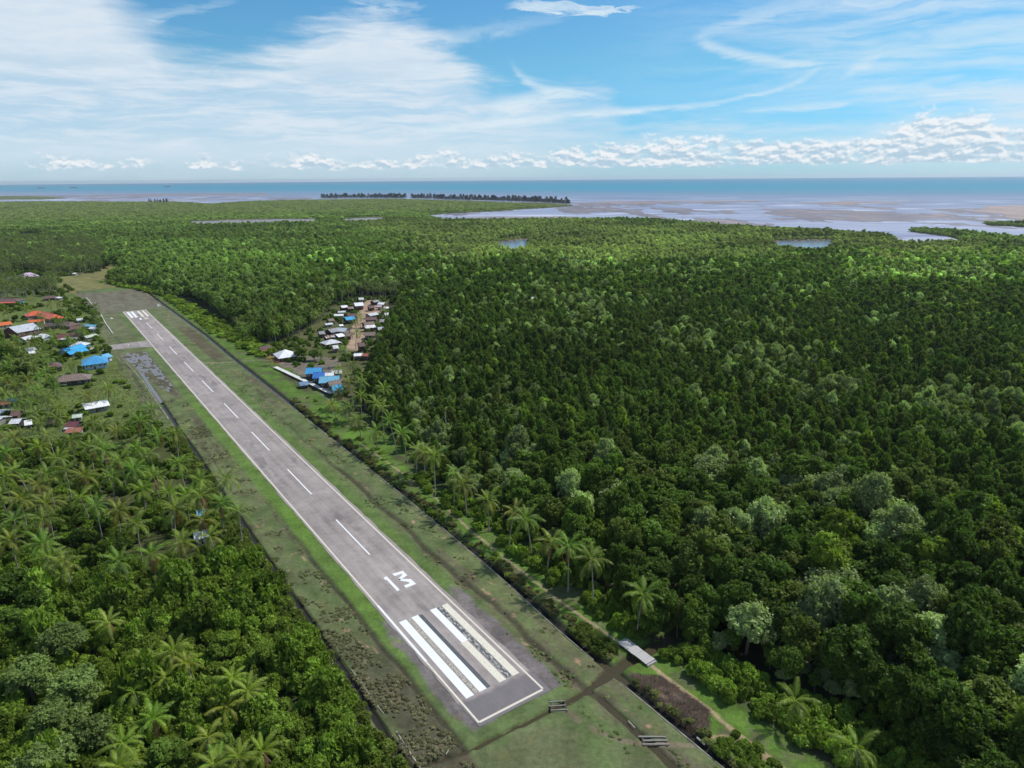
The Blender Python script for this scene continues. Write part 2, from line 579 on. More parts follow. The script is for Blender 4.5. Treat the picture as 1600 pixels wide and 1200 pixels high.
def roof_mat(name, col, rust=0.0, rustcol=(0.20, 0.085, 0.045)):
    """corrugated sheets: ribs across the slope, dull stains and rust"""
    m, n, b = new_mat(name)
    p = n.node('ShaderNodeTexCoord').outputs['Object']
    s = n.node('ShaderNodeSeparateXYZ'); n.t.links.new(p, s.inputs[0])
    wv = n.m('SINE', n.mul(s.outputs[0], 2 * math.pi / 0.9))
    st = n.noise(n.vec(n.mul(s.outputs[0], 0.9), n.mul(s.outputs[1], 0.25), 0.0), 1.2, 5, 0.62)
    c = n.mix(n.lin(st, 0.3, 0.7), tuple(k * 0.72 for k in col), tuple(min(1, k * 1.12) for k in col))
    if rust > 0:
        rn = n.noise(p, 0.55, 5, 0.65)
        c = n.mix(n.sstep(rn, 0.66 - 0.3 * rust, 0.74 - 0.3 * rust), c, rustcol)
    n.put(b.inputs['Base Color'], c)
    b.inputs['Roughness'].default_value = 0.42
    b.inputs['Specular IOR Level'].default_value = 0.4
    bump(n, b, wv, 0.5, 0.06)
    return m


ROOFC = {
    'white': (0.80, 0.80, 0.80), 'lightgrey': (0.50, 0.53, 0.57), 'palegrey': (0.60, 0.61, 0.62), 'grey': (0.30, 0.30, 0.31),
    'brown': (0.155, 0.095, 0.085), 'darkbrown': (0.10, 0.07, 0.065), 'maroon': (0.165, 0.06, 0.065), 'thatch': (0.22, 0.165, 0.135),
    'red': (0.62, 0.115, 0.055), 'orange': (0.62, 0.16, 0.05), 'rust': (0.34, 0.12, 0.075), 'pink': (0.55, 0.42, 0.55),
    'blue': (0.07, 0.30, 0.56), 'brightblue': (0.06, 0.36, 0.66), 'royalblue': (0.045, 0.16, 0.47), 'paleblue': (0.16, 0.40, 0.56),
    'steelblue': (0.15, 0.24, 0.36), 'greenwhite': (0.50, 0.56, 0.46),
}
_rm = {}


def RM(c):
    base, _, r = c.partition('+')
    if c not in _rm:
        _rm[c] = roof_mat(c.replace('+', ' rusted ') + ' roof sheets', ROOFC[base], float(r) if r else (0.25 if base in ('brown', 'palegrey', 'grey', 'thatch', 'lightgrey') else 0.0))
    return _rm[c]


WALLC = {'white': (0.62, 0.62, 0.62), 'maroon': (0.13, 0.045, 0.045), 'brown': (0.14, 0.095, 0.07), 'grey': (0.26, 0.25, 0.24), 'teal': (0.07, 0.27, 0.30),
         'paleblue': (0.38, 0.50, 0.58), 'cream': (0.52, 0.47, 0.38), 'dark': (0.055, 0.05, 0.048), 'blue': (0.05, 0.22, 0.46), 'red': (0.42, 0.09, 0.07)}
_wm = {}


def WM(c):
    if c not in _wm:
        _wm[c] = plain(c + ' painted wall boards', WALLC[c], 0.8, 0.16, 1.2)
    return _wm[c]


def glass_mat():
    m, n, b = new_mat('dark window glass')
    b.inputs['Base Color'].default_value = (0.02, 0.025, 0.03, 1)
    b.inputs['Roughness'].default_value = 0.12
    return m


M['pane'] = glass_mat()
M['whitetrim'] = plain('white trim', (0.72, 0.71, 0.69), 0.6, 0.08)
M['door'] = plain('dark door wood', (0.10, 0.065, 0.045), 0.7, 0.2)
M['concrete'] = plain('grey concrete', (0.36, 0.345, 0.32), 0.85, 0.22, 0.8)
M['kerb'] = plain('stained kerb concrete', (0.26, 0.24, 0.20), 0.9, 0.45, 0.3)
M['whitewash'] = plain('whitewashed concrete', (0.66, 0.65, 0.62), 0.8, 0.15, 0.6)
M['redpaint'] = plain('red paint', (0.55, 0.08, 0.05), 0.5, 0.1)
M['stone'] = plain('pale stone', (0.50, 0.49, 0.46), 0.8, 0.2, 1.0)


def ground_mat():
    m, n, b = new_mat('grass and soil')
    p = n.node('ShaderNodeNewGeometry').outputs['Position']
    c = attr(n, 'Col')
    f = n.noise(p, 0.9, 6, 0.65)
    g = n.noise(p, 4.5, 4, 0.65)
    k = n.mul(n.lin(f, 0.25, 0.75, 0.72, 1.28), n.lin(g, 0.25, 0.75, 0.74, 1.26))
    c = n.mix(1.0, c, n.vec(k, k, k), 'MULTIPLY')
    mid = n.noise(p, 0.13, 5, 0.65)
    k2 = n.lin(mid, 0.3, 0.7, 0.66, 1.3)
    c = n.mix(1.0, c, n.vec(k2, k2, k2), 'MULTIPLY')
    hue = n.noise(p, 0.28, 4, 0.6)
    c = n.mix(n.mul(n.sstep(hue, 0.5, 0.72), 0.25), c, n.mix(1.0, c, (1.45, 1.05, 0.85), 'MULTIPLY'))
    n.put(b.inputs['Base Color'], c)
    b.inputs['Roughness'].default_value = 0.95
    b.inputs['Specular IOR Level'].default_value = 0.1
    bump(n, b, n.add(n.mul(f, 0.6), n.mul(g, 0.25)), 0.7, 0.35)
    return m


M['ground'] = ground_mat()


def asphalt_mat():
    m, n, b = new_mat('weathered asphalt')
    p = n.node('ShaderNodeTexCoord').outputs['Object']    # u along x, v along y
    s = n.node('ShaderNodeSeparateXYZ'); n.t.links.new(p, s.inputs[0])
    u, v = s.outputs[0], s.outputs[1]
    big = n.noise(p, 0.045, 5, 0.6)
    lane = n.noise(n.vec(n.mul(u, 0.012), n.mul(v, 0.42), 3.0), 1.0, 4, 0.6)
    med = n.noise(p, 0.35, 5, 0.65)
    fin = n.noise(p, 6.0, 3, 0.7)
    k = n.add(n.mul(big, 0.5), n.add(n.mul(lane, 0.55), n.mul(med, 0.35)))
    c = n.mix(n.lin(k, 0.48, 0.92), (0.176, 0.154, 0.144), (0.400, 0.350, 0.328))
    # paving lane joints
    jn = n.m('ABSOLUTE', n.sub(n.m('FRACT', n.m('DIVIDE', n.add(v, n.mul(n.noise(n.vec(n.mul(u, 0.05), 0.0, 0.0), 1.0, 2), 0.5)), 4.5)), 0.5))
    c = n.mix(n.mul(n.sstep(jn, 0.035, 0.0), 0.28), c, (0.36, 0.34, 0.33))
    # dark repair patches
    dk = n.noise(n.vec(n.mul(u, 0.05), n.mul(v, 0.12), 9.0), 1.0, 3, 0.5)
    c = n.mix(n.mul(n.sstep(dk, 0.60, 0.70), 0.5), c, (0.11, 0.10, 0.105))
    pt = n.noise(p, 0.11, 6, 0.7)
    c = n.mix(n.mul(n.sstep(pt, 0.52, 0.62), 0.30), c, (0.17, 0.15, 0.15))
    c = n.mix(n.mul(n.sstep(pt, 0.44, 0.36), 0.25), c, (0.46, 0.41, 0.39))
    # fresh dark end in front of the threshold
    endm = n.sstep(n.add(u, n.mul(med, 2.0)), 9.0, 7.0)
    c = n.mix(n.mul(endm, 0.8), c, (0.135, 0.124, 0.134))
    kk = n.lin(fin, 0.3, 0.7, 0.86, 1.12)
    c = n.mix(1.0, c, n.vec(kk, kk, kk), 'MULTIPLY')
    n.put(b.inputs['Base Color'], c)
    b.inputs['Roughness'].default_value = 0.85
    b.inputs['Specular IOR Level'].default_value = 0.25
    bump(n, b, fin, 0.25, 0.02)
    return m


M['asphalt'] = asphalt_mat()


def paint_mat(name, col, worn=0.0, under=(0.06, 0.06, 0.062), stretch=1.0, sc=1.1, soft=0.06):
    m, n, b = new_mat(name)
    p = n.node('ShaderNodeTexCoord').outputs['Object']
    s = n.node('ShaderNodeSeparateXYZ'); n.t.links.new(p, s.inputs[0])
    q = n.vec(n.mul(s.outputs[0], 1.0 / stretch), s.outputs[1], 0.0)
    f = n.noise(q, sc, 7, 0.72)
    g = n.noise(p, 0.3, 4, 0.6)
    c = n.mix(g, tuple(k * 0.86 for k in col), col)
    if worn > 0:
        c = n.mix(n.sstep(f, 0.70 - 0.42 * worn - soft * .5, 0.70 - 0.40 * worn + soft), c, under)
    n.put(b.inputs['Base Color'], c)
    b.inputs['Roughness'].default_value = 0.6
    return m


M['paint'] = paint_mat('fresh white runway paint', (0.80, 0.80, 0.80))
M['oldpaint'] = paint_mat('old cream runway paint', (0.66, 0.60, 0.50), 0.12, (0.22, 0.2, 0.2))
M['wornpaint'] = paint_mat('worn cream paint with tar showing', (0.56, 0.51, 0.40), 0.55, (0.10, 0.10, 0.102), 2.0, 3.2, 0.16)
M['peelpaint'] = paint_mat('peeling black paint with cream flecks', (0.58, 0.55, 0.48), 0.66, (0.070, 0.078, 0.086), 2.2, 1.7, 0.10)
M['beigepaint'] = paint_mat('cream threshold paint', (0.72, 0.67, 0.55), 0.32, (0.46, 0.42, 0.34), 2.0, 2.0, 0.15)
M['blackpaint'] = paint_mat('black cover paint', (0.085, 0.09, 0.094), 0.3, (0.2, 0.19, 0.19), 2.0, 2.5, 0.15)


def water_mat(name, col, rough=0.12, spec=0.5, bs=0.08, scale=0.6):
    m, n, b = new_mat(name)
    p = n.node('ShaderNodeNewGeometry').outputs['Position']
    f = n.noise(p, scale, 4, 0.6)
    n.put(b.inputs['Base Color'], n.mix(f, tuple(k * 0.8 for k in col), tuple(k * 1.2 for k in col)))
    b.inputs['Roughness'].default_value = rough
    b.inputs['Specular IOR Level'].default_value = spec
    bump(n, b, f, bs, 0.2)
    return m


M['brownwater'] = water_mat('muddy brown water', (0.058, 0.049, 0.028), 0.3, 0.12, 0.05)
M['drainwater'] = water_mat('dark drain water', (0.030, 0.028, 0.024), 0.3, 0.10, 0.05)
M['pondwater'] = water_mat('shallow flood water', (0.17, 0.165, 0.165), 0.35, 0.2, 0.04)
M['mudcreek'] = water_mat('silty creek at low tide', (0.24, 0.205, 0.195), 0.4, 0.2, 0.05, 0.03)
M['creekwater'] = water_mat('creek water', (0.16, 0.20, 0.26), 0.2, 0.5, 0.05, 0.05)


def sea_mat():
    m, n, b = new_mat('shallow sea')
    p = n.node('ShaderNodeNewGeometry').outputs['Position']
    s = n.node('ShaderNodeSeparateXYZ'); n.t.links.new(p, s.inputs[0])
    # distance offshore, measured square to the coast
    off = n.add(n.mul(s.outputs[0], 0.42), n.mul(s.outputs[1], 0.91))
    w = n.noise(n.vec(n.mul(s.outputs[0], 0.00012), n.mul(s.outputs[1], 0.0006)), 1.0, 5, 0.6)
    o2 = n.add(off, n.mul(n.sub(w, 0.5), 2600.0))
    rp = n.node('ShaderNodeValToRGB')
    e = rp.color_ramp.elements
    e[0].position = 0.0; e[0].color = (*SEA[0], 1)
    e[1].position = 1.0; e[1].color = (*SEA[-1], 1)
    for pos, c in SEAMID:
        k = e.new(pos); k.color = (*c, 1)
    n.t.links.new(n.lin(n.m('LOGARITHM', n.m('MAXIMUM', o2, 500.0), 10.0), 3.2, 4.6), rp.inputs[0])
    c = rp.outputs[0]
    st = n.noise(n.vec(n.mul(s.outputs[0], 0.00025), n.mul(s.outputs[1], 0.0022)), 1.0, 5, 0.65)
    c = n.mix(n.mul(n.sstep(st, 0.5, 0.75), 0.22), c, n.mix(1.0, c, (1.5, 1.4, 1.25), 'MULTIPLY'))
    s1 = n.noise(n.vec(n.mul(s.outputs[0], 0.0022), n.mul(s.outputs[1], 0.011)), 1.0, 6, 0.66, 0.5)
    shal = n.sstep(off, 5200.0, 3300.0)
    c = n.mix(n.mul(shal, n.sstep(s1, 0.50, 0.36)), c, n.mix(1.0, c, (0.62, 0.62, 0.70), 'MULTIPLY'))
    c = n.mix(n.mul(shal, n.sstep(s1, 0.54, 0.68)), c, (0.62, 0.64, 0.72))  # pale sky reflection on the shallow pools, put into the water colour
    n.put(b.inputs['Base Color'], c)
    b.inputs['Roughness'].default_value = 0.45
    b.inputs['Specular IOR Level'].default_value = 0.04
    return m


SEA = [(0.36, 0.38, 0.48), (0.010, 0.14, 0.25)]
SEAMID = [(0.20, (0.27, 0.30, 0.40)), (0.34, (0.17, 0.235, 0.33)), (0.44, (0.06, 0.225, 0.32)), (0.52, (0.020, 0.225, 0.32)), (0.75, (0.012, 0.175, 0.285))]
M['sea'] = sea_mat()


def mud_mat():
    m, n, b = new_mat('tidal mud and sand')
    p = n.node('ShaderNodeNewGeometry').outputs['Position']
    c = attr(n, 'Col')
    f = n.noise(p, 0.02, 6, 0.6)
    k = n.lin(f, 0.3, 0.7, 0.85, 1.12)
    n.put(b.inputs['Base Color'], n.mix(1.0, c, n.vec(k, k, k), 'MULTIPLY'))
    b.inputs['Roughness'].default_value = 0.5
    b.inputs['Specular IOR Level'].default_value = 0.3
    return m


M['mud'] = mud_mat()

# ------------------------------------------------------------------ coast outlines, in the places measured above
PEN = [(-140, 306.5), (40, 306.2), (75, 307), (112, 309.5), (70, 311.5), (-140, 312.5)]                    # low green tongue beyond the left creek
COAST = [(-140, 314.5), (60, 314.8), (200, 315.5), (262, 315), (300, 316.5), (333, 319), (346, 317), (400, 314), (500, 312), (620, 311), (720, 314), (800, 317), (893, 320.5),
         (893, 322), (850, 325), (780, 329.5), (700, 333.5), (668, 336.5), (690, 343), (760, 344.5), (900, 342.5), (1010, 343), (1060, 346), (1110, 351.5), (1200, 357), (1300, 361), (1370, 367), (1398, 372), (1404, 380),
         (1430, 381), (1505, 378), (1490, 371), (1420, 361.5), (1424, 357.5), (1480, 359.5), (1505, 362), (1560, 369), (1640, 377), (1700, 382)]
SPIT = [(1532, 347.5), (1560, 345.5), (1700, 345), (1700, 361), (1600, 355), (1545, 352)]
LAKES = [[(778, 379), (800, 376), (828, 373), (822, 386), (815, 399), (790, 398), (780, 389)],
         [(1203, 377), (1250, 376), (1302, 375), (1299, 386), (1285, 392), (1225, 389), (1208, 384)],
         [(296, 346), (340, 344.5), (420, 342.5), (494, 342), (494, 347.5), (400, 350), (298, 351.5)],
         [(535, 342.5), (575, 340), (604, 340), (595, 345.5), (540, 347.5)]]


def _g(poly, z=0.0):
    return [G(a, b, z) for a, b in poly]


LANDPOLY = _g(COAST) + [(9000, -400), (9000, -9000), (-9000, -9000), G(-140, 340)]
LANDPOLY[-1] = (G(-140, 314.5)[0] - 4000, G(-140, 314.5)[1] - 2000)
PENPOLY = _g(PEN)
SPITPOLY = _g(SPIT)
LAKEPOLY = [_g(l) for l in LAKES]


def is_land(x, y):
    l = inpoly(x, y, LANDPOLY) | inpoly(x, y, PENPOLY) | inpoly(x, y, SPITPOLY)
    for p in LAKEPOLY:
        l &= ~inpoly(x, y, p)
    return l


# places on land, pixel outlines on the ground
P_FIELD = _g([(0, 590), (60, 600), (150, 588), (196, 568), (240, 610), (262, 650), (285, 690), (230, 690), (100, 690), (0, 690)])   # grass field left of the strip
P_VILL = _g([(-60, 440), (0, 440), (110, 436), (140, 450), (128, 465), (150, 500), (178, 535), (200, 560), (240, 612), (270, 660), (230, 672), (130, 690), (-60, 690)])
P_LFIELD = _g([(100, 430), (170, 412), (190, 418), (165, 440), (215, 455), (125, 462), (90, 455)])       # pale clearing beyond the far end
P_PINK = _g([(-60, 421), (20, 420), (75, 421), (112, 424), (112, 442), (-60, 446)])
P_PLANT = _g([(-60, 372), (60, 366), (130, 372), (165, 395), (160, 425), (100, 432), (-60, 432)])
P_LIME = _g([(150, 440), (250, 462), (330, 520), (400, 560), (430, 555), (360, 505), (300, 478), (230, 450)])  # low bright shrubs along the far right drain
P_DIRT = _g([(575, 470), (600, 476), (588, 500), (570, 520), (556, 545), (543, 545), (544, 520), (556, 498), (562, 480)])
P_RVILL = _g([(405, 545), (470, 520), (500, 500), (522, 478), (560, 462), (622, 462), (624, 500), (606, 522), (588, 560), (585, 590), (560, 640), (500, 612), (430, 572)])
P_GROVE = _g([(-60, 690), (130, 690), (235, 660), (275, 690), (330, 770), (385, 850), (330, 885), (250, 880), (150, 900), (-60, 900)])
P_BUSHL = _g([(-80, 880), (150, 890), (320, 880), (400, 870), (470, 960), (560, 1075), (640, 1205), (640, 1330), (-160, 1330)])
P_BUSHR = _g([(1030, 1046), (1050, 1020), (1100, 1015), (1200, 1070), (1290, 1095), (1400, 1118), (1470, 1199), (1500, 1290), (1290, 1290), (1235, 1200), (1150, 1140), (1080, 1085)])
P_BURNT = _g([(985, 1058), (1030, 1056), (1075, 1085), (1112, 1112), (1108, 1140), (1085, 1150), (1045, 1118), (1005, 1082)])

# ------------------------------------------------------------------ land sheet
C_ = lambda *a: np.array(a, float)
COLG = {'forest': C_(0.034, 0.044, 0.018), 'grass': C_(0.100, 0.135, 0.036), 'dry': C_(0.165, 0.16, 0.062), 'soil': C_(0.24, 0.165, 0.11), 'swamp': C_(0.115, 0.145, 0.05), 'lime': C_(0.085, 0.14, 0.03), 'sand': C_(0.33, 0.25, 0.20)}


def kerb_v(u):
    return np.interp(u, [-90, -38, 11, 45, 95, 220, 306, 363, 445, 642, 800], [33.2, 33.3, 33.6, 35.5, 36.6, 36.6, 36.7, 36.4, 37.4, 34.5, 34])


def ground():
    az = np.concatenate([np.linspace(-62, 62, 430), np.linspace(70, 290, 20)])
    rr = np.geomspace(55, 11000, 330)
    AZ, RR = np.meshgrid(np.radians(az), rr)
    x = RR * np.sin(AZ); y = RR * np.cos(AZ)
    front = np.abs(AZ) < np.radians(63)
    land = is_land(x, y) | ~front
    z = np.where(land, -0.04, -3.0)
    u, v = toUV(x, y)
    ins = (u > -70) & (u < 752) & (v > -22) & (v < 56)
    z = np.where(ins, -3.5, z)
    n1 = fbm(x / 9, y / 9); n2 = fbm(x / 55 + 9, y / 55)
    col = np.zeros(x.shape + (3,)) + COLG['forest']
    col *= (0.7 + 0.6 * n1)[..., None]

    def blend(mask, c):
        nonlocal col
        col = col * (1 - mask[..., None]) + c * mask[..., None]
    for lp in LAKEPOLY:
        cx_ = sum(p[0] for p in lp) / len(lp); cy2 = sum(p[1] for p in lp) / len(lp)
        big = [(cx_ + (p[0] - cx_) * 1.12, cy2 + (p[1] - cy2) * 1.25) for p in lp]
        blend(inpoly(x, y, big).astype(float), COLG['sand'] * 0.8)
    f = lambda poly: inpoly(x, y, poly).astype(float)
    far = sm(RR, 1900, 2600)
    blend(far * 0.85, COLG['swamp'] * (0.6 + 0.8 * n2)[..., None])
    gr = COLG['grass'][None, None] * (0.6 + 0.8 * n1)[..., None] * (1 - 0.5 * sm(n2, .5, .7))[..., None] + COLG['dry'] * (0.5 * sm(n2, .5, .7))[..., None]
    blend(f(P_PLANT) * 0.6, gr * 0.5); blend(f(P_PINK), gr); blend(f(P_VILL), gr); blend(f(P_FIELD), gr)
    blend(f(P_GROVE) * 0.75, gr * 0.6)
    blend(f(P_BUSHL) * 0.6, gr * 0.45)
    blend(f(P_LFIELD), COLG['dry'] * (0.7 + 0.6 * n1)[..., None])
    blend(f(P_LIME), COLG['lime'] * (0.7 + 0.6 * n1)[..., None])
    blend(f(P_RVILL) * 0.7, COLG['grass'] * 0.6 * (0.7 + 0.6 * n1)[..., None] + COLG['soil'] * 0.25)
    blend(f(P_BUSHR) * 0.8, gr * 0.7)
    nr, na = x.shape
    idx = np.arange(nr * na).reshape(nr, na)
    idn = np.roll(idx, -1, axis=1)
    Fc = np.stack([idx[:-1], idx[1:], idn[1:], idn[:-1]], -1).reshape(-1, 4)
    Fc = Fc[:, ::-1]
    c4 = np.concatenate([col, np.ones(x.shape + (1,))], -1).reshape(-1, 4)
    me = mesh_np('ground', np.stack([x, y, z], -1).reshape(-1, 3), Fc, True, {'Col': ('FLOAT_COLOR', c4)})
    tag(link('ground', me, M['ground']), 'dark forest floor and village grass under the trees', None, None, 'structure')


ground()


def sea():
    rr = np.geomspace(1050, 42000, 60); az = np.linspace(0, 2 * math.pi, 97)[:-1]
    RR, AZ = np.meshgrid(rr, az, indexing='ij')
    V = np.stack([RR * np.sin(AZ), RR * np.cos(AZ), np.full(RR.shape, -0.8)], -1).reshape(-1, 3)
    nr, na = RR.shape
    idx = np.arange(nr * na).reshape(nr, na); idn = np.roll(idx, -1, 1)
    Fc = np.stack([idx[:-1], idn[:-1], idn[1:], idx[1:]], -1).reshape(-1, 4)[:, ::-1]
    tag(link('sea', mesh_np('sea', V, Fc[:, ::-1], True), M['sea']), 'blue sea turning grey lavender near the coast', None, None, 'structure')
    for k, p in enumerate(LAKEPOLY):
        cx = sum(a for a, b in p) / len(p); cy_ = sum(b for a, b in p) / len(p)
        b = MB(); b.poly([(cx + (a - cx) * 1.3, cy_ + (q - cy_) * 1.3, -0.6) for a, q in p][::-1])
        o = b.build('creek', M['creekwater'] if k < 2 else M['mudcreek'])
        tag(o, ['blue tidal creek in the middle of the forest', 'narrow tidal creek towards the right', 'pale tidal creek in the left distance', 'small tidal pool beside the left creek'][k % 4], None, None, 'structure')


sea()


def mudflat():
    """tidal flat: low relief just above and below the water level"""
    px = np.linspace(-120, 1720, 760)
    py = np.concatenate([np.linspace(299, 316, 56), np.linspace(316.4, 372, 110)])
    PXg, PYg = np.meshgrid(px, py)
    # ground points, vectorised G
    a = (PXg - 800) / F; b = (PYg - 600) / F
    xr = a * math.cos(ROLL) - b * math.sin(ROLL); yr = a * math.sin(ROLL) + b * math.cos(ROLL)
    t = -H / (-math.sin(PITCH) - yr * math.cos(PITCH))
    x = xr * t; y = (math.cos(PITCH) - yr * math.sin(PITCH)) * t
    off = 0.42 * x + 0.91 * y
    rng = np.hypot(x, y)
    # outer edge of the flat as a line in the world, seen at these points
    ex, ey = zip(*[(200, 302.5), (420, 302.5), (520, 305), (700, 309), (890, 313), (1000, 312.5), (1200, 312), (1330, 314), (1480, 317), (1600, 316)])
    edge = np.interp(PXg, ex, ey)
    edge = np.where(PXg < 200, 302.5, edge)
    inner = sm(PYg - edge, 0.0, 3.5)
    w = fbm(x / 260 + 5, y / 700, 6, 0.6)
    w2 = fbm(x / 70 + 9, y / 260 + 4, 5, 0.6)
    bars = fbm(x / 900 + 2, y / 260 + 7, 4, 0.55)
    w3 = fbm(x / 38 + 3, y / 110 + 2, 4, 0.6)
    h = (w * 0.5 + w2 * 0.35 + w3 * 0.16 + bars * 0.4) / 1.41
    z = -0.8 + (h - 0.515) * 2.6 * (0.4 + 0.6 * inner) - (1 - inner) * 1.2
    # named bars of sand
    for poly, hh in (([(1520, 330), (1540, 322), (1700, 320), (1700, 345), (1580, 341), (1560, 333)], 1.0),
                     ([(890, 317.5), (960, 314.2), (1190, 313), (1190, 315), (960, 317.5)], 0.7), ([(1230, 317), (1330, 314.3), (1460, 314.8), (1300, 319)], 0.7),
                     ([(1310, 336), (1360, 331), (1378, 337), (1330, 341)], 0.5), ([(1440, 338), (1480, 333), (1500, 336), (1460, 339)], 0.5),
                     ([(105, 305.5), (240, 303), (420, 302), (420, 304.5), (200, 306)], 0.6), ([(680, 342), (760, 338.5), (900, 338), (900, 341), (700, 344)], 0.6)):
        gp = _g(poly)
        z = np.where(inpoly(x + (w2 - .5) * 30, y + (w - .5) * 140, gp), np.maximum(z, -0.75 + hh * (0.3 + 0.5 * w2)), z)
    keepout = inpoly(x, y, LANDPOLY) & ~inpoly(x, y, LAKEPOLY[0])
    z = np.where(keepout, -2.6, z)
    wet = sm(z, -0.75, 0.1)
    c = C_(0.185, 0.150, 0.155)[None, None] * (1 - wet[..., None]) + C_(0.37, 0.25, 0.19)[None, None] * wet[..., None]
    c = c * (0.55 + 0.9 * w3)[..., None]
    nr, na = x.shape
    idx = np.arange(nr * na).reshape(nr, na)
    Fc = np.stack([idx[:-1, :-1], idx[:-1, 1:], idx[1:, 1:], idx[1:, :-1]], -1).reshape(-1, 4)
    zz = z.reshape(-1)
    Fc = Fc[(zz[Fc] > -2.0).any(1)][:, ::-1]
    c4 = np.concatenate([c, np.ones(x.shape + (1,))], -1).reshape(-1, 4)
    me = mesh_np('mudflat', np.stack([x, y, z], -1).reshape(-1, 3), Fc, True, {'Col': ('FLOAT_COLOR', c4)})
    tag(link('mudflat', me, M['mud']), 'brown tidal mudflat with shallow lavender pools', None, None, 'structure')


mudflat()


# ------------------------------------------------------------------ the grass strip round the runway, with its ditches and drains
def airfield():
    us = np.concatenate([np.arange(-88, 130, 0.55), np.arange(130, 330, 0.9), np.arange(330, 770, 1.6)])
    vs = np.concatenate([np.arange(-26, 0, 0.5), np.arange(0, 20, 1.5), np.arange(20, 62, 0.5)])
    U, Vv = np.meshgrid(us, vs, indexing='ij')
    x = A0[0] + DU[0] * U + DV[0] * Vv; y = A0[1] + DU[1] * U + DV[1] * Vv
    nA = fbm(U / 14, Vv / 9, 5); nB = fbm(U / 4.5 + 40, Vv / 3.2, 5); nC = fbm(U / 40 + 3, Vv / 22 + 8, 4)
    nS = fbm(U / 30 + 13, Vv / 2.2, 4)              # streaks along the strip
    z = (nB - 0.5) * 0.18
    kv = kerb_v(U)
    green = C_(0.104, 0.144, 0.054); bright = C_(0.100, 0.175, 0.032); olive = C_(0.118, 0.142, 0.060); brown = C_(0.125, 0.105, 0.072); dark = C_(0.052, 0.045, 0.032); clay = C_(0.33, 0.20, 0.14); lime = C_(0.10, 0.19, 0.028)
    T = lambda a: a[..., None]
    col = green * T(0.7 + 0.6 * nA) * np.ones(U.shape + (3,))

    def bl(m, c):
        nonlocal col
        m = np.clip(m, 0, 1)[..., None]
        col = col * (1 - m) + c * m
    inner = sm(Vv, -6.5, -4) * sm(Vv, 24.5, 21.5)
    bl((1 - inner) * sm(nA, 0.35, 0.62) * 0.9, olive)
    bl(sm(U, -2, -8) * sm(nA, 0.42, 0.62) * 0.75, C_(0.118, 0.125, 0.066)); bl(sm(U, -2, -10) * sm(nC, 0.58, 0.70) * 0.5, brown)
    bl(inner * sm(Vv, 2, -1) * sm(U, 6, 40) * sm(U, 330, 240) * (0.5 + 0.6 * nC), bright)
    bl(inner * sm(Vv, 16, 20) * (0.25 + 0.5 * nC) * sm(U, 20, 60) * sm(U, 400, 200), bright * 0.9)
    # left margin: mottled, dry and muddy towards the near end
    lm = sm(Vv, -5.2, -6.8)
    mott = fbm(U / 5.5 + 70, Vv / 4.0 + 3, 5, 0.6)
    bl(lm * sm(mott, 0.42, 0.60) * (0.45 + 0.4 * sm(U, 70, 20)), brown)
    near = sm(U, 60, 20)
    bl(lm * near * sm(mott, 0.66, 0.48) * sm(Vv, -17, -13) * 0.8, dark * 1.35)
    bl(lm * near * sm(mott, 0.60, 0.72) * 0.7, C_(0.16, 0.15, 0.085))
    bl(lm * sm(nS, 0.54, 0.70) * sm(U, 60, 120) * 0.55, dark * 1.4)
    # right margin
    rm = sm(Vv, 25, 29)
    bl(rm * sm(nS, 0.50, 0.68) * 0.55, brown)
    bl(sm(Vv, 22.5, 24.5) * sm(Vv, 31, 28) * sm(mott, 0.42, 0.62) * 0.8 * sm(U, 120, 50), brown * 0.85)
    # wet brown ground between the runway and the far right drain
    wetm = sm(U, 352, 372) * sm(U, 520, 480) * sm(Vv, 24.5, 27) * sm(Vv, kv - 1, kv - 3)
    bl(wetm * (0.75 + 0.4 * (nS - .5)), C_(0.10, 0.075, 0.055)); z = z - wetm * 0.12
    wet2 = sm(U, 230, 250) * sm(U, 345, 330) * sm(Vv, 27, 30) * sm(nS, .4, .6)
    bl(wet2 * 0.6, brown * 0.8)
    # overrun beyond the far threshold
    far = sm(U, 592, 604) * sm(U, 745, 738)
    bl(far * (0.75 + 0.3 * nC), C_(0.15, 0.14, 0.105)); bl(far * sm(nS, .5, .65) * .6, brown)
    bl(sm(U, 470, 500) * sm(U, 600, 590) * (1 - inner) * 0.6, C_(0.14, 0.15, 0.085))
    # bare clay scars
    sc = fbm(U / 3.1 + 5, Vv / 2.0 + 50, 3)
    bl(sm(sc, 0.78, 0.83) * ((Vv > 20) | (Vv < -5)) * 0.85, clay)
    # old tar shoulder spilling over the edge lines at the near end
    sh = fbm(U / 7, Vv / 2.5 + 31, 4)
    shl = sm(Vv + (sh - .5) * 3.5, -3.2, -2.2) * sm(Vv, 5, 3) * sm(U + (sh - .5) * 20, 46, 38) * sm(U, -2, -0.5)
    shr = sm(Vv + (sh - .5) * 2.5, 23.4, 22.4) * sm(Vv, 14, 15) * sm(U + (sh - .5) * 20, 50, 42) * sm(U, -1.6, -0.6)
    bl(np.clip(shl + shr, 0, 1) * 0.93, C_(0.16, 0.138, 0.14) * T(0.7 + 0.6 * nB))
    # trodden paths
    def line(pts, wdt):
        d = np.full(U.shape, 1e9)
        for (a, b), (c, e) in zip(pts, pts[1:]):
            L2 = (c - a) ** 2 + (e - b) ** 2
            t = np.clip(((U - a) * (c - a) + (Vv - b) * (e - b)) / L2, 0, 1)
            d = np.minimum(d, np.hypot(U - a - t * (c - a), Vv - b - t * (e - b)))
        return sm(d + (nB - .5) * 0.5, wdt, wdt * 0.45)
    uvp = lambda pts: [tuple(float(q) for q in toUV(*G(*p))) for p in pts]
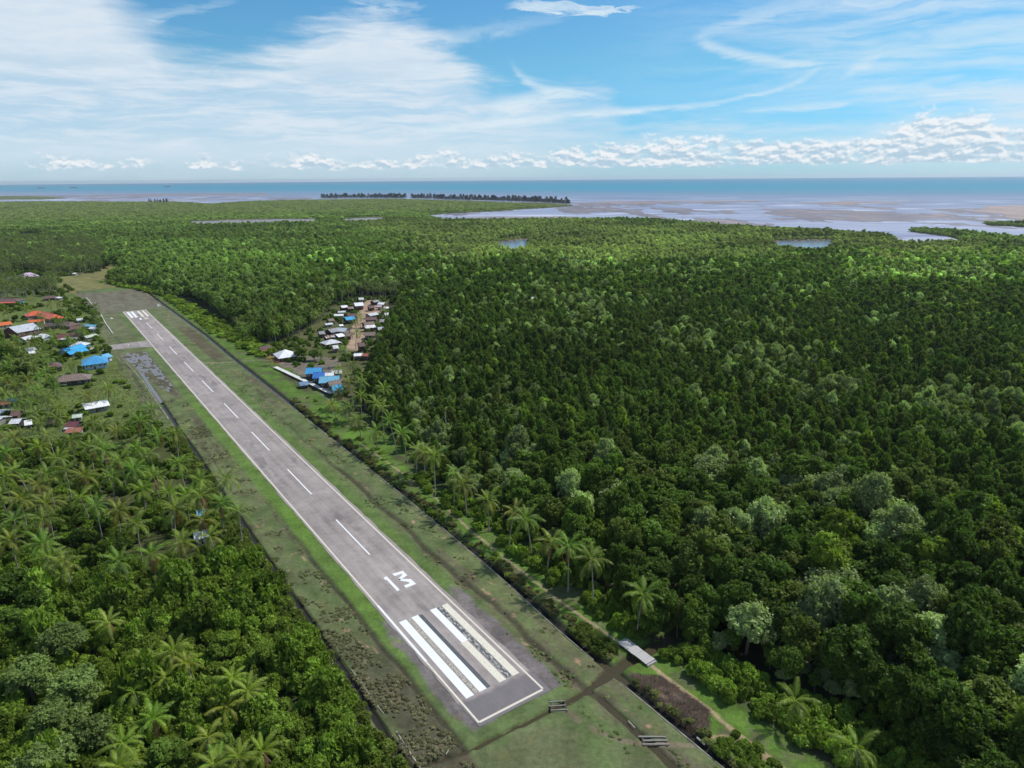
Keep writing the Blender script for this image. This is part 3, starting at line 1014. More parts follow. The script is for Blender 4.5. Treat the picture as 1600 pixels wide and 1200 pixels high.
    bl(line(uvp([(890, 1110), (900, 1122), (915, 1131), (950, 1150), (975, 1158), (1000, 1162), (1040, 1163), (1075, 1165), (1092, 1165)]), 0.75) * 0.85, C_(0.19, 0.15, 0.105))
    path = [(170, 44.5), (105, 45.5), (73, 42.8), (44, 42.2), (25, 42.0), (5, 42.8), (1, 43.4)]
    path2 = [(-8.5, 43.2), (-17, 43.1), (-25, 43.4), (-32, 42.6), (-44, 42.8), (-90, 43)]
    # dike: lush green, path on top
    dk = sm(Vv, kv + 2.6, kv + 4.2)
    z = z + dk * 0.35 * sm(Vv, 58, 50)
    bl(dk * (0.8 + 0.2 * nA), lime * T(0.45 + 0.75 * nA)); bl(dk * sm(mott, .5, .68) * .6, brown * 0.9)
    bl(dk * sm(Vv, 47.5, 52) * sm(nC, .6, .45) * .7, dark)
    bl(line(path, 0.55) * 0.9, C_(0.29, 0.225, 0.145)); bl(line(path2, 0.75) * 0.95, C_(0.33, 0.25, 0.15))
    bl(line(uvp([(1105, 1157), (1120, 1153), (1135, 1152), (1160, 1160), (1180, 1175), (1205, 1195)]), 0.5) * 0.9, C_(0.30, 0.22, 0.13))
    bl(line(uvp([(322, 567.5), (360, 566), (400, 563), (440, 564), (480, 566), (525, 566)]), 1.3) * 0.9, C_(0.23, 0.19, 0.14))
    # burnt patch
    bm = inpoly(x + (nB - .5) * 3, y + (nA - .5) * 3, P_BURNT).astype(float)
    bl(bm * 0.95, C_(0.075, 0.052, 0.045) * T(0.5 + 1.0 * nB)); bl(bm * sm(mott, .52, .66) * .8, C_(0.20, 0.15, 0.11))
    # channels
    def trench(d, w, depth):
        return -depth * sm(np.abs(d), w, w * 0.45)
    lw = 0.95
    ld = Vv + 17.2 + (nC - .5) * 1.2
    on = sm(U, 425, 415)
    z = np.minimum(z, z + trench(ld, lw, 0.9) * on)
    bl(sm(np.abs(ld), lw * 1.2, lw * 0.6) * on, C_(0.030, 0.027, 0.024))
    dd = Vv + 6.0 + (fbm(U / 12 + 7, Vv * 0, 3) - .5) * 1.6
    on = sm(U, -6.5, -4) * sm(U, 150, 60)
    z += trench(dd, 1.0, 0.35) * on
    bl(sm(np.abs(dd), 1.0, 0.3) * on * 0.9, dark)
    dr = Vv - 26.0 - (fbm(U / 14 + 21, Vv * 0, 3) - .5) * 2.6
    on = sm(U, 300, 150) * sm(U, -40, -38) * np.where(U > 150, 0.6, 1)
    z += trench(dr, 1.3, 0.3) * on
    bl(sm(np.abs(dr), 1.5, 0.3) * on * 0.85, dark * 1.05)
    dm = sm(np.abs(Vv - 26.3 - (U + 8) * 0.03 + (nB - .5) * 1.2), 0.85, 0.35) * sm(U, -8, -11) * sm(U, -46, -40)
    z -= dm * 0.55
    bl(dm * 0.85, C_(0.068, 0.056, 0.036))
    # canal across the end
    cw = np.interp(Vv, [-18, -6, 17, 26, 34, 46, 62], [0.38, 0.4, 0.48, 0.75, 1.3, 1.8, 1.8])
    cc = np.interp(Vv, [-18, -6, 17, 26, 34, 46, 62], [-2.2, -4.8, -6.0, -5.6, -4.4, -3.8, -4.4]) + (nC - .5) * 0.8 + (nB - .5) * 0.7
    z = np.minimum(z, np.where(Vv > -18, -1.5 * sm(np.abs(U - cc), cw * 1.25, cw * 0.8) + z, z))
    bl(sm(np.abs(U - cc), cw * 1.35, cw * 0.95) * (Vv > -18) * 0.85, C_(0.055, 0.050, 0.028))
    # right drain
    kd = Vv - kv
    td = sm(kd, 0.25, 0.5) * sm(kd, 3.0, 1.9)
    z = z * (1 - td) - 1.0 * td
    bl(sm(kd, 0.2, 0.5) * sm(kd, 3.4, 2.2), C_(0.062, 0.060, 0.034) * T(0.6 + 0.8 * nB))
    # flooded grass beside the taxiway
    pm = sm(U, 288, 300) * sm(U, 422, 412) * sm(Vv, np.interp(U, [290, 330, 420], [-9, -15.5, -22]), np.interp(U, [290, 330, 420], [-8, -14.5, -21])) * sm(Vv, -5.6, -6.8)
    z = z * (1 - pm) + pm * (-0.23 + (fbm(U / 4.2 + 3, Vv / 1.5, 4) - 0.5) * 1.1 + np.interp(U, [290, 350, 420], [0.22, 0.08, -0.03]))
    bl(pm * 0.8, C_(0.10, 0.085, 0.06) * T(0.6 + 0.8 * nB))
    pm2 = sm(U, 180, 200) * sm(U, 300, 288) * sm(Vv, -14, -12.5) * sm(Vv, -5.6, -7)
    z -= pm2 * 0.10; bl(pm2 * sm(nS, .45, .6) * .6, C_(0.085, 0.07, 0.05))
    # tuck the rim just under the surrounding ground sheet
    rim = np.minimum(np.minimum(U + 88, 770 - U) / 6, np.minimum(Vv + 26, 61.5 - Vv) / 2)
    z = z * sm(rim, 0, 1) + (-0.02) * (1 - sm(rim, 0, 1))
    # keep the ground under the paving flat and low
    pav = (Vv > -0.6) & (Vv < 19.2) & (U > -1.2) & (U < 598)
    z = np.where(pav, np.minimum(z, 0.0), z)
    nr, na = x.shape
    idx = np.arange(nr * na).reshape(nr, na)
    Fc = np.stack([idx[:-1, :-1], idx[:-1, 1:], idx[1:, 1:], idx[1:, :-1]], -1).reshape(-1, 4)[:, ::-1]
    c4 = np.concatenate([col, np.ones(x.shape + (1,))], -1).reshape(-1, 4)
    me = mesh_np('grass_field', np.stack([x, y, z], -1).reshape(-1, 3), Fc, True, {'Col': ('FLOAT_COLOR', c4)})
    tag(link('grass_field', me, M['ground']), 'mown grass strip with ditches on both sides of the runway', None, None, 'structure')

    def strip(name, pts, z, mat, label):
        b = MB()
        for (a0, a1), (b0, b1) in zip(pts, pts[1:]):
            b.quad((*UV(*a0), z), (*UV(*b0), z), (*UV(*b1), z), (*UV(*a1), z))
        tag(b.build(name, mat), label, None, None, 'structure')
    strip('canal_water', [((-1.5 + 2.5, v), (-9.5, v)) for v in (-19, -6, 17, 26, 34, 46, 61)], -0.62, M['brownwater'], 'brown water in the canal across the runway end')
    strip('drain_water', [((u, float(kerb_v(u)) + 0.3), (u, float(kerb_v(u)) + 2.9)) for u in (-88, -38, 11, 45, 95, 220, 306, 363, 445, 642)], -0.78, M['drainwater'], 'dark water in the straight drain beside the palms')
    strip('drain_water', [((u, -18.9), (u, -15.6)) for u in (-88, 0, 100, 200, 300, 424)], -0.68, M['drainwater'], 'thin water in the drain along the bushes')
    strip('ditch_water', [((-9, 24.6), (-9, 28.4)), ((-25, 23.8), (-25, 28)), ((-48, 23), (-48, 27.5))], -0.36, M['brownwater'], 'muddy water in the ditch at the near end')
    strip('flood_water', [((286, -23.5), (286, -5.8)), ((424, -23.5), (424, -5.8))], -0.16, M['pondwater'], 'shallow flood water in the grass beside the taxiway')
    # pool beside the boardwalk on stilts
    pl = [(468, 604), (500, 612), (515, 625), (512, 640), (490, 628), (462, 612)]
    b = MB(); b.poly([(*G(*q), 0.02) for q in pl][::-1])
    tag(b.build('pool_water', M['pondwater']), 'shallow pool beside the long boardwalk', None, None, 'structure')


airfield()


def kerbs():
    us = [-88] + list(np.arange(-80, 646, 12.0))
    us = [u for u in us if not (-12.5 < u < 1.2)]
    segs = [[u for u in us if u < -5] + [-8.2], [1.0] + [u for u in us if u > 5]]
    for s, lab in zip(segs, ('concrete edge of the drain on the near side of the canal', 'long concrete edge of the drain along the runway grass')):
        b = MB()
        for u0, u1 in zip(s, s[1:]):
            b.bar((*UV(u0, float(kerb_v(u0)) + .1), -0.25), (*UV(u1, float(kerb_v(u1)) + .1), -0.3), 0.24, 0.75)
        tag(b.build('drain_kerb', M['kerb']), lab, None, None, 'structure')
    b = MB()
    for u0, u1, v0, v1 in ((14, 32, -15.4, -15.6), (-8, 8, -15.7, -15.3)):
        b.bar((*UV(u0, v0), -0.1), (*UV(u1, v1), -0.1), 0.3, 0.5)
    tag(b.build('drain_kerb', M['kerb']), 'broken concrete edge of the drain below the bushes', None, None, 'structure')
    b = MB()
    for u0, u1 in ((255, 330), (330, 420)):
        b.bar((*UV(u0, -18.9), 0.0), (*UV(u1, -19.2 if u1 < 400 else -22.5), 0.0), 0.45, 0.35)
    tag(b.build('drain_kerb', M['kerb']), 'pale edge between the flooded grass and the village field', None, None, 'structure')


kerbs()


# ------------------------------------------------------------------ runway, taxiway and their paint
def runway():
    rw = empty('runway', (*UV(0, 0), 0.0), RW_YAW)
    tag(rw, 'grey asphalt runway with white centre dashes and the number 13', None, None, 'structure')
    # local frame: x = u, y = -v
    def slab(name, u0, u1, v0, v1, z, mat, par=rw, th=0.12):
        b = MB()
        n = max(2, int((u1 - u0) / 3.0))
        jit = lambda k, a: (vnoise(np.array([k * 0.71 + a]), np.array([a * 3.3]))[0] - .5) * 0.7
        if th:
            L = []; Rr = []
            for k in range(n + 1):
                u = u0 + (u1 - u0) * k / n
                L.append((u, -(v0 + jit(k, 2.0)))); Rr.append((u, -(v1 + jit(k, 9.0))))
            for k in range(n):
                a, c, d, e = L[k], L[k + 1], Rr[k + 1], Rr[k]
                b.quad((*e, z), (*d, z), (*c, z), (*a, z))
                b.quad((*a, z), (*c, z), (*c, z - th), (*a, z - th)); b.quad((*d, z), (*e, z), (*e, z - th), (*d, z - th))
            b.quad((*L[0], z), (*L[0], z - th), (*Rr[0], z - th), (*Rr[0], z))
            b.quad((*L[-1], z), (*Rr[-1], z), (*Rr[-1], z - th), (*L[-1], z - th))
        else:
            b.quad((u0, -v1, z), (u1, -v1, z), (u1, -v0, z), (u0, -v0, z))
        return b.build(name, mat, par)
    Z = 0.06
    slab('asphalt', -1.0, 598.0, -0.5, 18.9, Z, M['asphalt'])
    P = Z + 0.012

    def mark(name, u0, u1, v0, v1, mat, z=P, lab=None):
        o = slab(name, u0, u1, v0, v1, z, mat, rw, 0)
        if lab: o['label'] = lab
        return o
    mark('edge_line', 24.0, 597, 0.05, 0.55, M['oldpaint'])
    mark('edge_line', 24.0, 52, 0.0, 0.62, M['paint'], P + 0.006, 'freshly repainted white stretch of edge line')
    mark('edge_line', 0.0, 24.0, 0.05, 0.5, M['beigepaint'], P, 'yellowed end of the edge line')
    mark('edge_line', 0.3, 597, 17.45, 17.95, M['oldpaint'])
    mark('end_line', -0.2, 0.4, 0.5, 17.5, M['oldpaint'])
    mark('end_line', 596.2, 596.9, 0.5, 17.5, M['oldpaint'])
    for k in range(9):
        u0 = 78.4 + k * 52.9
        mark('centre_dash', u0, u0 + 28.3, 9.25, 9.72, M['paint'])
    # near threshold: three white bars, worn ones between
    u0, u1 = 7.7, 41.9
    mark('threshold_stripe', u0, u1, 1.75, 3.85, M['paint'])
    mark('threshold_stripe', u0 + .2, u1, 4.15, 5.1, M['wornpaint'], P, 'worn cream stripe with tar showing through')
    mark('threshold_stripe', u0 + .1, u1, 5.35, 7.3, M['paint'])
    mark('threshold_stripe', u0 + .1, u1 - .3, 7.3, 8.4, M['blackpaint'], P, 'blacked-out old stripe')
    mark('threshold_stripe', 25.2, u1, 10.95, 12.85, M['paint'])
    mark('threshold_stripe', u0, 25.2, 10.75, 12.6, M['beigepaint'], P, 'cream unpainted half of the stripe')
    mark('threshold_stripe', u0 + .3, u1, 12.95, 14.4, M['peelpaint'], P, 'peeling black stripe with cream flecks')
    mark('threshold_stripe', u0, u1, 14.55, 16.4, M['beigepaint'], P, 'faded cream stripe')
    for k, (a, c) in enumerate(((2.0, 4.1), (5.2, 7.4), (10.4, 12.4), (14.2, 16.0))):
        mark('threshold_stripe', 560.0, 593.0, a, c, M['paint'] if k < 2 else M['beigepaint'])

    def glyph(name, poly, mat=M['paint']):
        b = MB(); b.poly([(u, -v, P) for u, v in poly])
        return b.build(name, mat, rw)
    # digits as painted: 1 and an angular 3, read from the approach
    glyph('digit_one', [(63.9, 7.45), (64.1, 8.55), (55.5, 8.6), (55.2, 7.7), (62.4, 7.75), (62.3, 7.35)])
    b = MB()
    three = [(64.2, 10.5), (64.0, 13.7), (61.2, 13.6), (59.2, 12.2), (60.4, 10.7)]
    oi = [(64.2, 10.5), (64.0, 13.7), (60.9, 13.7), (60.35, 12.0)]
    quads = [[(64.3, 10.45), (64.0, 13.75), (62.7, 13.0), (62.75, 10.5)], [(64.0, 13.75), (61.0, 13.75), (61.9, 12.35), (62.7, 13.0)],
             [(61.0, 13.75), (59.9, 10.6), (60.75, 10.75), (61.9, 12.35)], [(60.75, 10.75), (59.9, 10.6), (57.5, 12.5), (58.6, 13.7)],
             [(58.6, 13.7), (57.5, 12.5), (56.8, 12.35), (55.4, 13.75)], [(55.4, 13.75), (56.8, 12.35), (56.7, 10.5), (55.3, 10.5)]]
    for q in quads:
        b.poly([(u, -v, P) for u, v in q])
    b.build('digit_three', M['paint'], rw)
    # far end number 31, seen upside down from here
    glyph('digit_one', [(546, 7.2), (555, 7.2), (555, 8.6), (546, 8.6)])
    b = MB()
    for q in quads:
        b.poly([(546 + (64.2 - u), -(24.4 - v), P) for u, v in q])
    b.build('digit_three', M['oldpaint'], rw)

    tx = empty('taxiway', (*UV(0, 0), 0.0), RW_YAW)
    tag(tx, 'short grey asphalt taxiway from the runway to the blue terminal', None, None, 'structure')
    b = MB()
    q = [(429.0, -0.45), (456.0, -0.45), (455.0, -6), (455, -30), (438.5, -33), (437.0, -27), (434.5, -8)]
    b.poly([(u, -v, 0.055) for u, v in q])
    for (a, c), (d, e) in zip(q, q[1:] + q[:1]):
        b.quad((a, -c, 0.055), (a, -c, -0.1), (d, -e, -0.1), (d, -e, 0.055))
    b.build('asphalt', M['asphalt'], tx)
    b = MB(); b.quad((441, 14, 0.068), (441.7, 14, 0.068), (449.5, 13, 0.068), (449.2, 13.6, 0.068)); b.build('hold_line', M['oldpaint'], tx)
    b = MB(); q = [(446.5, -30.5), (453.5, -30.5), (454, -39.5), (447, -39.5)]; b.poly([(u, -v, 0.10) for u, v in q]); b.build('concrete_apron', M['concrete'], tx)


runway()


# sheets of ground laid on the land sheet
def sheet(name, pix, z, mat, label, jit=0.8):
    P = [Vector((*G(*p), 0)) for p in pix]
    pts = []
    for a, c in zip(P, P[1:] + P[:1]):
        n = max(1, int((c - a).length / 3))
        for k in range(n):
            q = a.lerp(c, k / n); q = q + Vector((random.uniform(-jit, jit), random.uniform(-jit, jit), 0))
            pts.append((q.x, q.y, z))
    b = MB(); b.poly(pts if True else pts[::-1])
    me = b.mesh(name)
    if me.polygons[0].normal.z < 0:
        me.flip_normals()
    return tag(link(name, me, mat), label, None, None, 'structure')


M['dirt'] = plain('bare sandy earth', (0.36, 0.245, 0.165), 0.95, 0.25, 0.25)
M['mudground'] = plain('grey brown packed mud', (0.16, 0.135, 0.10), 0.95, 0.3, 0.2)
sheet('village_yard', [(575, 468), (602, 474), (590, 500), (574, 520), (560, 548), (541, 548), (545, 520), (556, 498), (563, 478)], 0.03, M['dirt'], 'bare sandy yard between the huts of the mangrove hamlet')
sheet('muddy_clearing', [(395, 548), (425, 540), (480, 556), (530, 560), (538, 585), (528, 618), (500, 600), (430, 569)], 0.012, M['mudground'], 'muddy clearing behind the houses on stilts')
sheet('village_road', [(-60, 436), (0, 434.5), (28, 432.5), (28, 434.5), (0, 437.2), (-60, 439)], 0.03, M['concrete'], 'pale road beside the pink roofed house', 0.3)


# ------------------------------------------------------------------ leaf crowns
def crown_arrays(Rr, Hc, z0, nl, nleaf, leaf, seed, puff=0.42, up=0.35, hue=0.25, tri=True, flat=1.0):
    """leaves on a cluster of lobes; returns V, F, var, hue. Crown from z0 to z0+Hc, radius Rr"""
    g = np.random.default_rng(seed)
    # lobe centres spread over a dome, a few low at the sides
    a = g.random(nl) * 2 * np.pi; q = np.sqrt(g.random(nl))
    rad = Rr * (1 - puff) * q
    top = np.sqrt(np.clip(1 - (q * 0.92) ** 2, 0, 1))
    lz = z0 + Hc * (0.18 + (0.70 * top) * (0.45 + 0.55 * g.random(nl)))
    lr = Rr * puff * (0.65 + 0.6 * g.random(nl))
    lx = rad * np.cos(a); ly = rad * np.sin(a)
    low = g.random(nl) < 0.25
    lz = np.where(low, z0 + Hc * (0.12 + 0.3 * g.random(nl)), lz)
    lv = 0.82 + 0.36 * g.random(nl); lh = g.random(nl)
    w = lr ** 2; w = w / w.sum()
    # twig clusters over each lobe, leaves round each cluster
    nc = int(nl * 20)
    kc = g.choice(nl, nc, p=w)
    dc = g.normal(size=(nc, 3)); dc[:, 2] += up + 0.15
    dc /= np.linalg.norm(dc, axis=1)[:, None]
    rc = lr[kc] * (0.15 + 0.19 * g.random(nc))
    Cc = np.stack([lx[kc], ly[kc], lz[kc]], 1) + dc * (lr[kc] * (0.62 + 0.40 * g.random(nc)))[:, None] * np.array([1, 1, 0.9 * flat])
    cv = 0.80 + 0.40 * g.random(nc)
    wc = rc ** 2; wc /= wc.sum()
    q_ = g.choice(nc, int(nleaf * 1.5), p=wc)
    k = kc[q_]
    off = g.normal(size=(len(q_), 3)) * np.array([0.52, 0.52, 0.62])
    P = Cc[q_] + off * rc[q_][:, None]
    d = dc[q_] * 0.7 + off * 0.6 + np.array([0, 0, 0.25]); d /= np.linalg.norm(d, axis=1)[:, None]
    # drop leaves buried in other lobes
    C = np.stack([lx, ly, lz], 1)
    dist = np.linalg.norm(P[:, None, :] - C[None], axis=2) / lr[None]
    dist[np.arange(len(k)), k] = 9
    keep = dist.min(1) > 0.58
    P = P[keep][:nleaf]; d = d[keep][:nleaf]; k = k[keep][:nleaf]; q_ = q_[keep][:nleaf]
    n = len(P)
    nrm = d * 0.6 + g.normal(size=(n, 3)) * 0.6 + np.array([0, 0, 0.2]); nrm /= np.linalg.norm(nrm, axis=1)[:, None]
    t = d * 0.5 + g.normal(size=(n, 3)) * 0.7 + np.array([0, 0, 0.45]); t -= nrm * (t * nrm).sum(1)[:, None]; t /= np.linalg.norm(t, axis=1)[:, None]
    b = np.cross(nrm, t)
    s = leaf * (0.6 + 0.8 * g.random(n))[:, None]
    V = np.stack([P - t * s * 0.55 - b * s * 0.42, P + t * s * 0.85, P - t * s * 0.4 + b * s * 0.5], 1).reshape(-1, 3)
    Fc = np.arange(n * 3).reshape(n, 3)
    var = np.repeat(lv[k] * cv[q_] * (0.75 + 0.5 * g.random(n)), 3)
    hu = np.repeat(np.clip((lh[k] - 1 + hue * 1.6) * 1.2 + (g.random(n) - .5) * 0.3, 0, 1) * hue * 2, 3)
    return V, Fc, var, hu


def trunk_mb(h, r, seed, limbs=4, spread=2.0, lean=0.4):
    g = random.Random(seed)
    b = MB()
    ax, ay = g.uniform(-lean, lean), g.uniform(-lean, lean)
    b.tube([(0, 0, -0.4), (ax * .3, ay * .3, h * .35), (ax, ay, h * .7), (ax * 1.2, ay * 1.2, h)], [r * 1.25, r, r * .75, r * .35], 6)
    for k in range(limbs):
        t = g.uniform(0.45, 0.75); an = 2 * math.pi * (k + g.random() * .6) / limbs
        p = Vector((ax * t, ay * t, h * t)); q = p + Vector((math.cos(an) * spread, math.sin(an) * spread, h * g.uniform(.15, .3)))
        b.tube([p, p.lerp(q, .5) + Vector((0, 0, -.15)), q], [r * .5, r * .35, r * .15], 5)
    return b


def crown_mesh(name, *a, **kw):
    V, Fc, var, hu = crown_arrays(*a, **kw)
    me = mesh_np(name, V, Fc, False, {'var': ('FLOAT', var), 'hue': ('FLOAT', hu)})
    me.materials.append(M['leaf'])
    return me


def add_trunk(me, mb, mat):
    """crown mesh + trunk in one mesh (far trees)"""
    nv = len(me.vertices)
    V = np.empty(nv * 3, np.float32); me.vertices.foreach_get('co', V)
    nl = len(me.loops); L = np.empty(nl, np.int32); me.loops.foreach_get('vertex_index', L)
    va = np.empty(nv, np.float32); me.attributes['var'].data.foreach_get('value', va)
    hu = np.empty(nv, np.float32); me.attributes['hue'].data.foreach_get('value', hu)
    tv = np.array(mb.v, np.float32); tf = []
    for f in mb.f:
        for k in range(1, len(f) - 1):
            tf.append((f[0], f[k], f[k + 1]))
    tf = np.array(tf, np.int32) + nv
    F2 = np.concatenate([L.reshape(-1, 3), tf])
    m2 = mesh_np(me.name, np.concatenate([V.reshape(-1, 3), tv]), F2, False, {'var': ('FLOAT', np.concatenate([va, np.ones(len(tv))])), 'hue': ('FLOAT', np.concatenate([hu, np.zeros(len(tv))]))})
    m2.materials.append(me.materials[0]); m2.materials.append(mat)
    mi = np.zeros(len(F2), np.int32); mi[nl // 3:] = 1
    m2.polygons.foreach_set('material_index', mi)
    bpy.data.meshes.remove(me)
    return m2


# tree forms ---------------------------------------------------------------
# big: crown radius 6, height 16; mid: radius 3.2, height 13; each normalised to be scaled per tree
BIG = [(crown_mesh('crown', 5.6, 12.5, 3.0, 34, 9500, 0.54, 100 + i, puff=0.30, hue=0.22), trunk_mb(11, 0.28, 200 + i, 5, 3.2).mesh('trunk')) for i in range(5)]
MID = [(crown_mesh('crown', 3.1, 10.0, 2.6, 16, 4200, 0.43, 300 + i, puff=0.38, hue=0.22), trunk_mb(9, 0.17, 400 + i, 4, 1.6).mesh('trunk')) for i in range(6)]
PUFF = [(crown_mesh('crown', 4.6, 9.5, 2.5, 22, 8000, 0.38, 500 + i, puff=0.36, up=0.5, hue=0.1), trunk_mb(9, 0.25, 600 + i, 6, 2.8, 0.8).mesh('trunk')) for i in range(4)]
BUSHM = [(crown_mesh('foliage', 2.0, 2.5, 0.0, 12, 1900, 0.36, 700 + i, puff=0.42, up=0.5, hue=0.3), trunk_mb(1.4, 0.06, 800 + i, 4, 0.9).mesh('stem')) for i in range(6)]
for lst in (BIG, MID, PUFF, BUSHM):
    for c, t in lst:
        t.materials.append(M['bark'])


def palm_frond(seed, Ls=4.6, nlf=24, droop=1.0):
    """feather leaf along +x from the crown centre, arching up and over"""
    g = random.Random(seed)
    b = MB(); var = []; hu = []
    pts = []
    e0 = 0.55
    for k in range(9):
        s = k / 8
        ang = e0 - droop * 1.9 * s ** 1.6
        if k == 0: p = Vector((0.12, 0, 0.05))
        else: p = pts[-1] + Vector((math.cos(ang), 0, math.sin(ang))) * (Ls / 8)
        pts.append(p)
    for k in range(8):
        a, c = pts[k], pts[k + 1]; w = 0.07 * (1 - k / 9)
        b.quad(tuple(a + Vector((0, -w, 0))), tuple(c + Vector((0, -w * .8, 0))), tuple(c + Vector((0, w * .8, 0))), tuple(a + Vector((0, w, 0))))
        var += [1.35] * 4; hu += [0.9] * 4
    for k in range(nlf):
        s = 0.14 + 0.86 * (k + 0.5) / nlf
        f = s * 8; i = min(7, int(f)); p = pts[i].lerp(pts[i + 1], f - i)
        d = (pts[i + 1] - pts[i]).normalized()
        ll = 1.0 * math.sin(math.pi * (0.12 + 0.82 * s)) ** 0.7 + 0.12
        for sd in (-1, 1):
            hang = 0.15 + 0.45 * g.random()
            q = p + d * (0.62 * ll) + Vector((0, sd * ll * 0.72, -ll * hang)) + Vector((g.uniform(-.05, .05), 0, 0))
            w = d * 0.085 * (1.2 - 0.4 * s)
            mid = p.lerp(q, 0.5) + Vector((0, 0, 0.10 * ll))
            b.quad(tuple(p - w * .7), tuple(p + w * .7), tuple(mid + w), tuple(mid - w * .6)); b.tri(tuple(mid - w * .6), tuple(mid + w), tuple(q))
            vv = g.uniform(0.8, 1.2); var += [vv] * 7; hu += [0.04 + 0.22 * s * g.random()] * 7
    me = b.mesh('frond')
    for nm, dat in (('var', var), ('hue', hu)):
        a = me.attributes.new(nm, 'FLOAT', 'POINT'); a.data.foreach_set('value', np.array(dat, np.float32))
    me.materials.append(M['frond'])
    return me


FROND = [palm_frond(31 + i, 4.7 + 0.25 * i, 22, [0.36, 0.55, 0.72, 0.88][i]) for i in range(4)]


def frond_set(seed, n=19):
    """places of the fronds of one palm: mesh index, yaw, pitch, scale"""
    g = random.Random(seed)
    out = []
    for k in range(n):
        age = (k + 0.5) / n
        out.append((min(3, max(0, int(age * 4 + g.uniform(-.8, .8)))), k * 2.39996 + g.uniform(-.25, .25), 1.0 - 1.75 * age + g.uniform(-.18, .18), g.uniform(0.82, 1.1) * (0.85 if k < 3 else 1)))
    return out


def frond_matrix(fs):
    i, yaw, pit, s = fs
    return Matrix.Rotation(yaw, 4, 'Z') @ Matrix.Rotation(-pit + 0.25, 4, 'Y') @ Matrix.Scale(s, 4)


def merged_crown(seed, n=18, thin=1):
    Vs, Fs, va, hu = [], [], [], []
    off = 0
    for fs in frond_set(seed, n):
        me = FROND[fs[0]]
        mt = frond_matrix(fs)
        co = np.empty(len(me.vertices) * 3, np.float32); me.vertices.foreach_get('co', co)
        co = co.reshape(-1, 3) @ np.array(mt.to_3x3()).T
        a = np.empty(len(co), np.float32); me.attributes['var'].data.foreach_get('value', a)
        h = np.empty(len(co), np.float32); me.attributes['hue'].data.foreach_get('value', h)
        for p in me.polygons:
            v = list(p.vertices)
            for k in range(1, len(v) - 1):
                Fs.append((v[0] + off, v[k] + off, v[k + 1] + off))
        off += len(co); Vs.append(co); va.append(a); hu.append(h)
    me = mesh_np('crown', np.concatenate(Vs), np.array(Fs), False, {'var': ('FLOAT', np.concatenate(va)), 'hue': ('FLOAT', np.concatenate(hu))})
    me.materials.append(M['frond'])
    return me


PCROWN = [merged_crown(900 + i) for i in range(4)]


def palm_trunk(h, seed, lean=1.0):
    g = random.Random(seed)
    a = g.uniform(0, 6.28); lx, ly = math.cos(a) * lean, math.sin(a) * lean
    b = MB()
    n = 7; pts = []; rad = []
    for k in range(n):
        s = k / (n - 1)
        pts.append((lx * (s ** 1.6), ly * (s ** 1.6), -0.4 + (h + 0.4) * s)); rad.append(0.24 * (1 - 0.45 * s) + (0.14 if k == 0 else 0))
    b.tube(pts, rad, 7)
    me = b.mesh('trunk', True)
    me.materials.append(M['palmbark'])
    return me, (lx, ly, h)


PTRUNK = {}


def get_trunk(h, seed):
    key = (round(h), seed % 4)
    if key not in PTRUNK:
        PTRUNK[key] = palm_trunk(key[0], 40 + key[1], 0.3 + 0.8 * key[1])
    return PTRUNK[key]


# casuarina: narrow feathery spire
def casu(seed):
    g = np.random.default_rng(seed)
    n = 420
    t = g.random(n) ** 0.8
    r = (1 - t) ** 0.75 * 4.2 * (0.4 + 0.6 * g.random(n)) + 0.3
    a = g.random(n) * 6.283
    P = np.stack([r * np.cos(a), r * np.sin(a), 4 + 22 * t], 1)
    s = (0.9 + 0.9 * g.random(n))[:, None]
    d1 = g.normal(size=(n, 3)); d1 /= np.linalg.norm(d1, axis=1)[:, None]
    d2 = g.normal(size=(n, 3)); d2 /= np.linalg.norm(d2, axis=1)[:, None]
    V = np.stack([P, P + d1 * s, P + d2 * s], 1).reshape(-1, 3)
    var = np.repeat(0.75 + 0.5 * g.random(n), 3)
    me = mesh_np('casuarina', V, np.arange(3 * n).reshape(n, 3), False, {'var': ('FLOAT', var), 'hue': ('FLOAT', var * 0)})
    me.materials.append(M['needle'])
    return add_trunk(me, trunk_mb(24, 0.35, seed, 3, 2), M['bark'])


CASU = [casu(i) for i in range(3)]

# ------------------------------------------------------------------ where the trees stand
TINT = {'deep': C_(0.080, 0.136, 0.021), 'mid': C_(0.114, 0.184, 0.029), 'olive': C_(0.120, 0.158, 0.030), 'pale': C_(0.33, 0.41, 0.17), 'yellow': C_(0.23, 0.32, 0.042),
        'palm': C_(0.140, 0.200, 0.030), 'bush': C_(0.165, 0.250, 0.034), 'lime': C_(0.21, 0.30, 0.042), 'drybush': C_(0.165, 0.165, 0.065), 'swamp': C_(0.225, 0.262, 0.105),
        'greytree': C_(0.170, 0.235, 0.066), 'casu': C_(0.040, 0.055, 0.042)}


def scatter(r0, r1, sp, jit=0.42, azl=56):
    """jittered triangular grid over the view sector"""
    R1 = r1
    nx = int(2 * R1 * math.sin(R(azl)) / sp) + 2; ny = int(R1 / (sp * 0.866)) + 2
    gx, gy = np.meshgrid(np.arange(nx) - nx / 2, np.arange(ny))
    x = (gx + 0.5 * (gy % 2)) * sp; y = gy * sp * 0.866 + 30
    x = x + (RNG.random(x.shape) - .5) * 2 * jit * sp; y = y + (RNG.random(x.shape) - .5) * 2 * jit * sp
    x = x.ravel(); y = y.ravel()
    r = np.hypot(x, y)
    k = (r >= r0) & (r < r1) & (np.abs(np.arctan2(x, y)) < R(azl))
    return x[k], y[k]


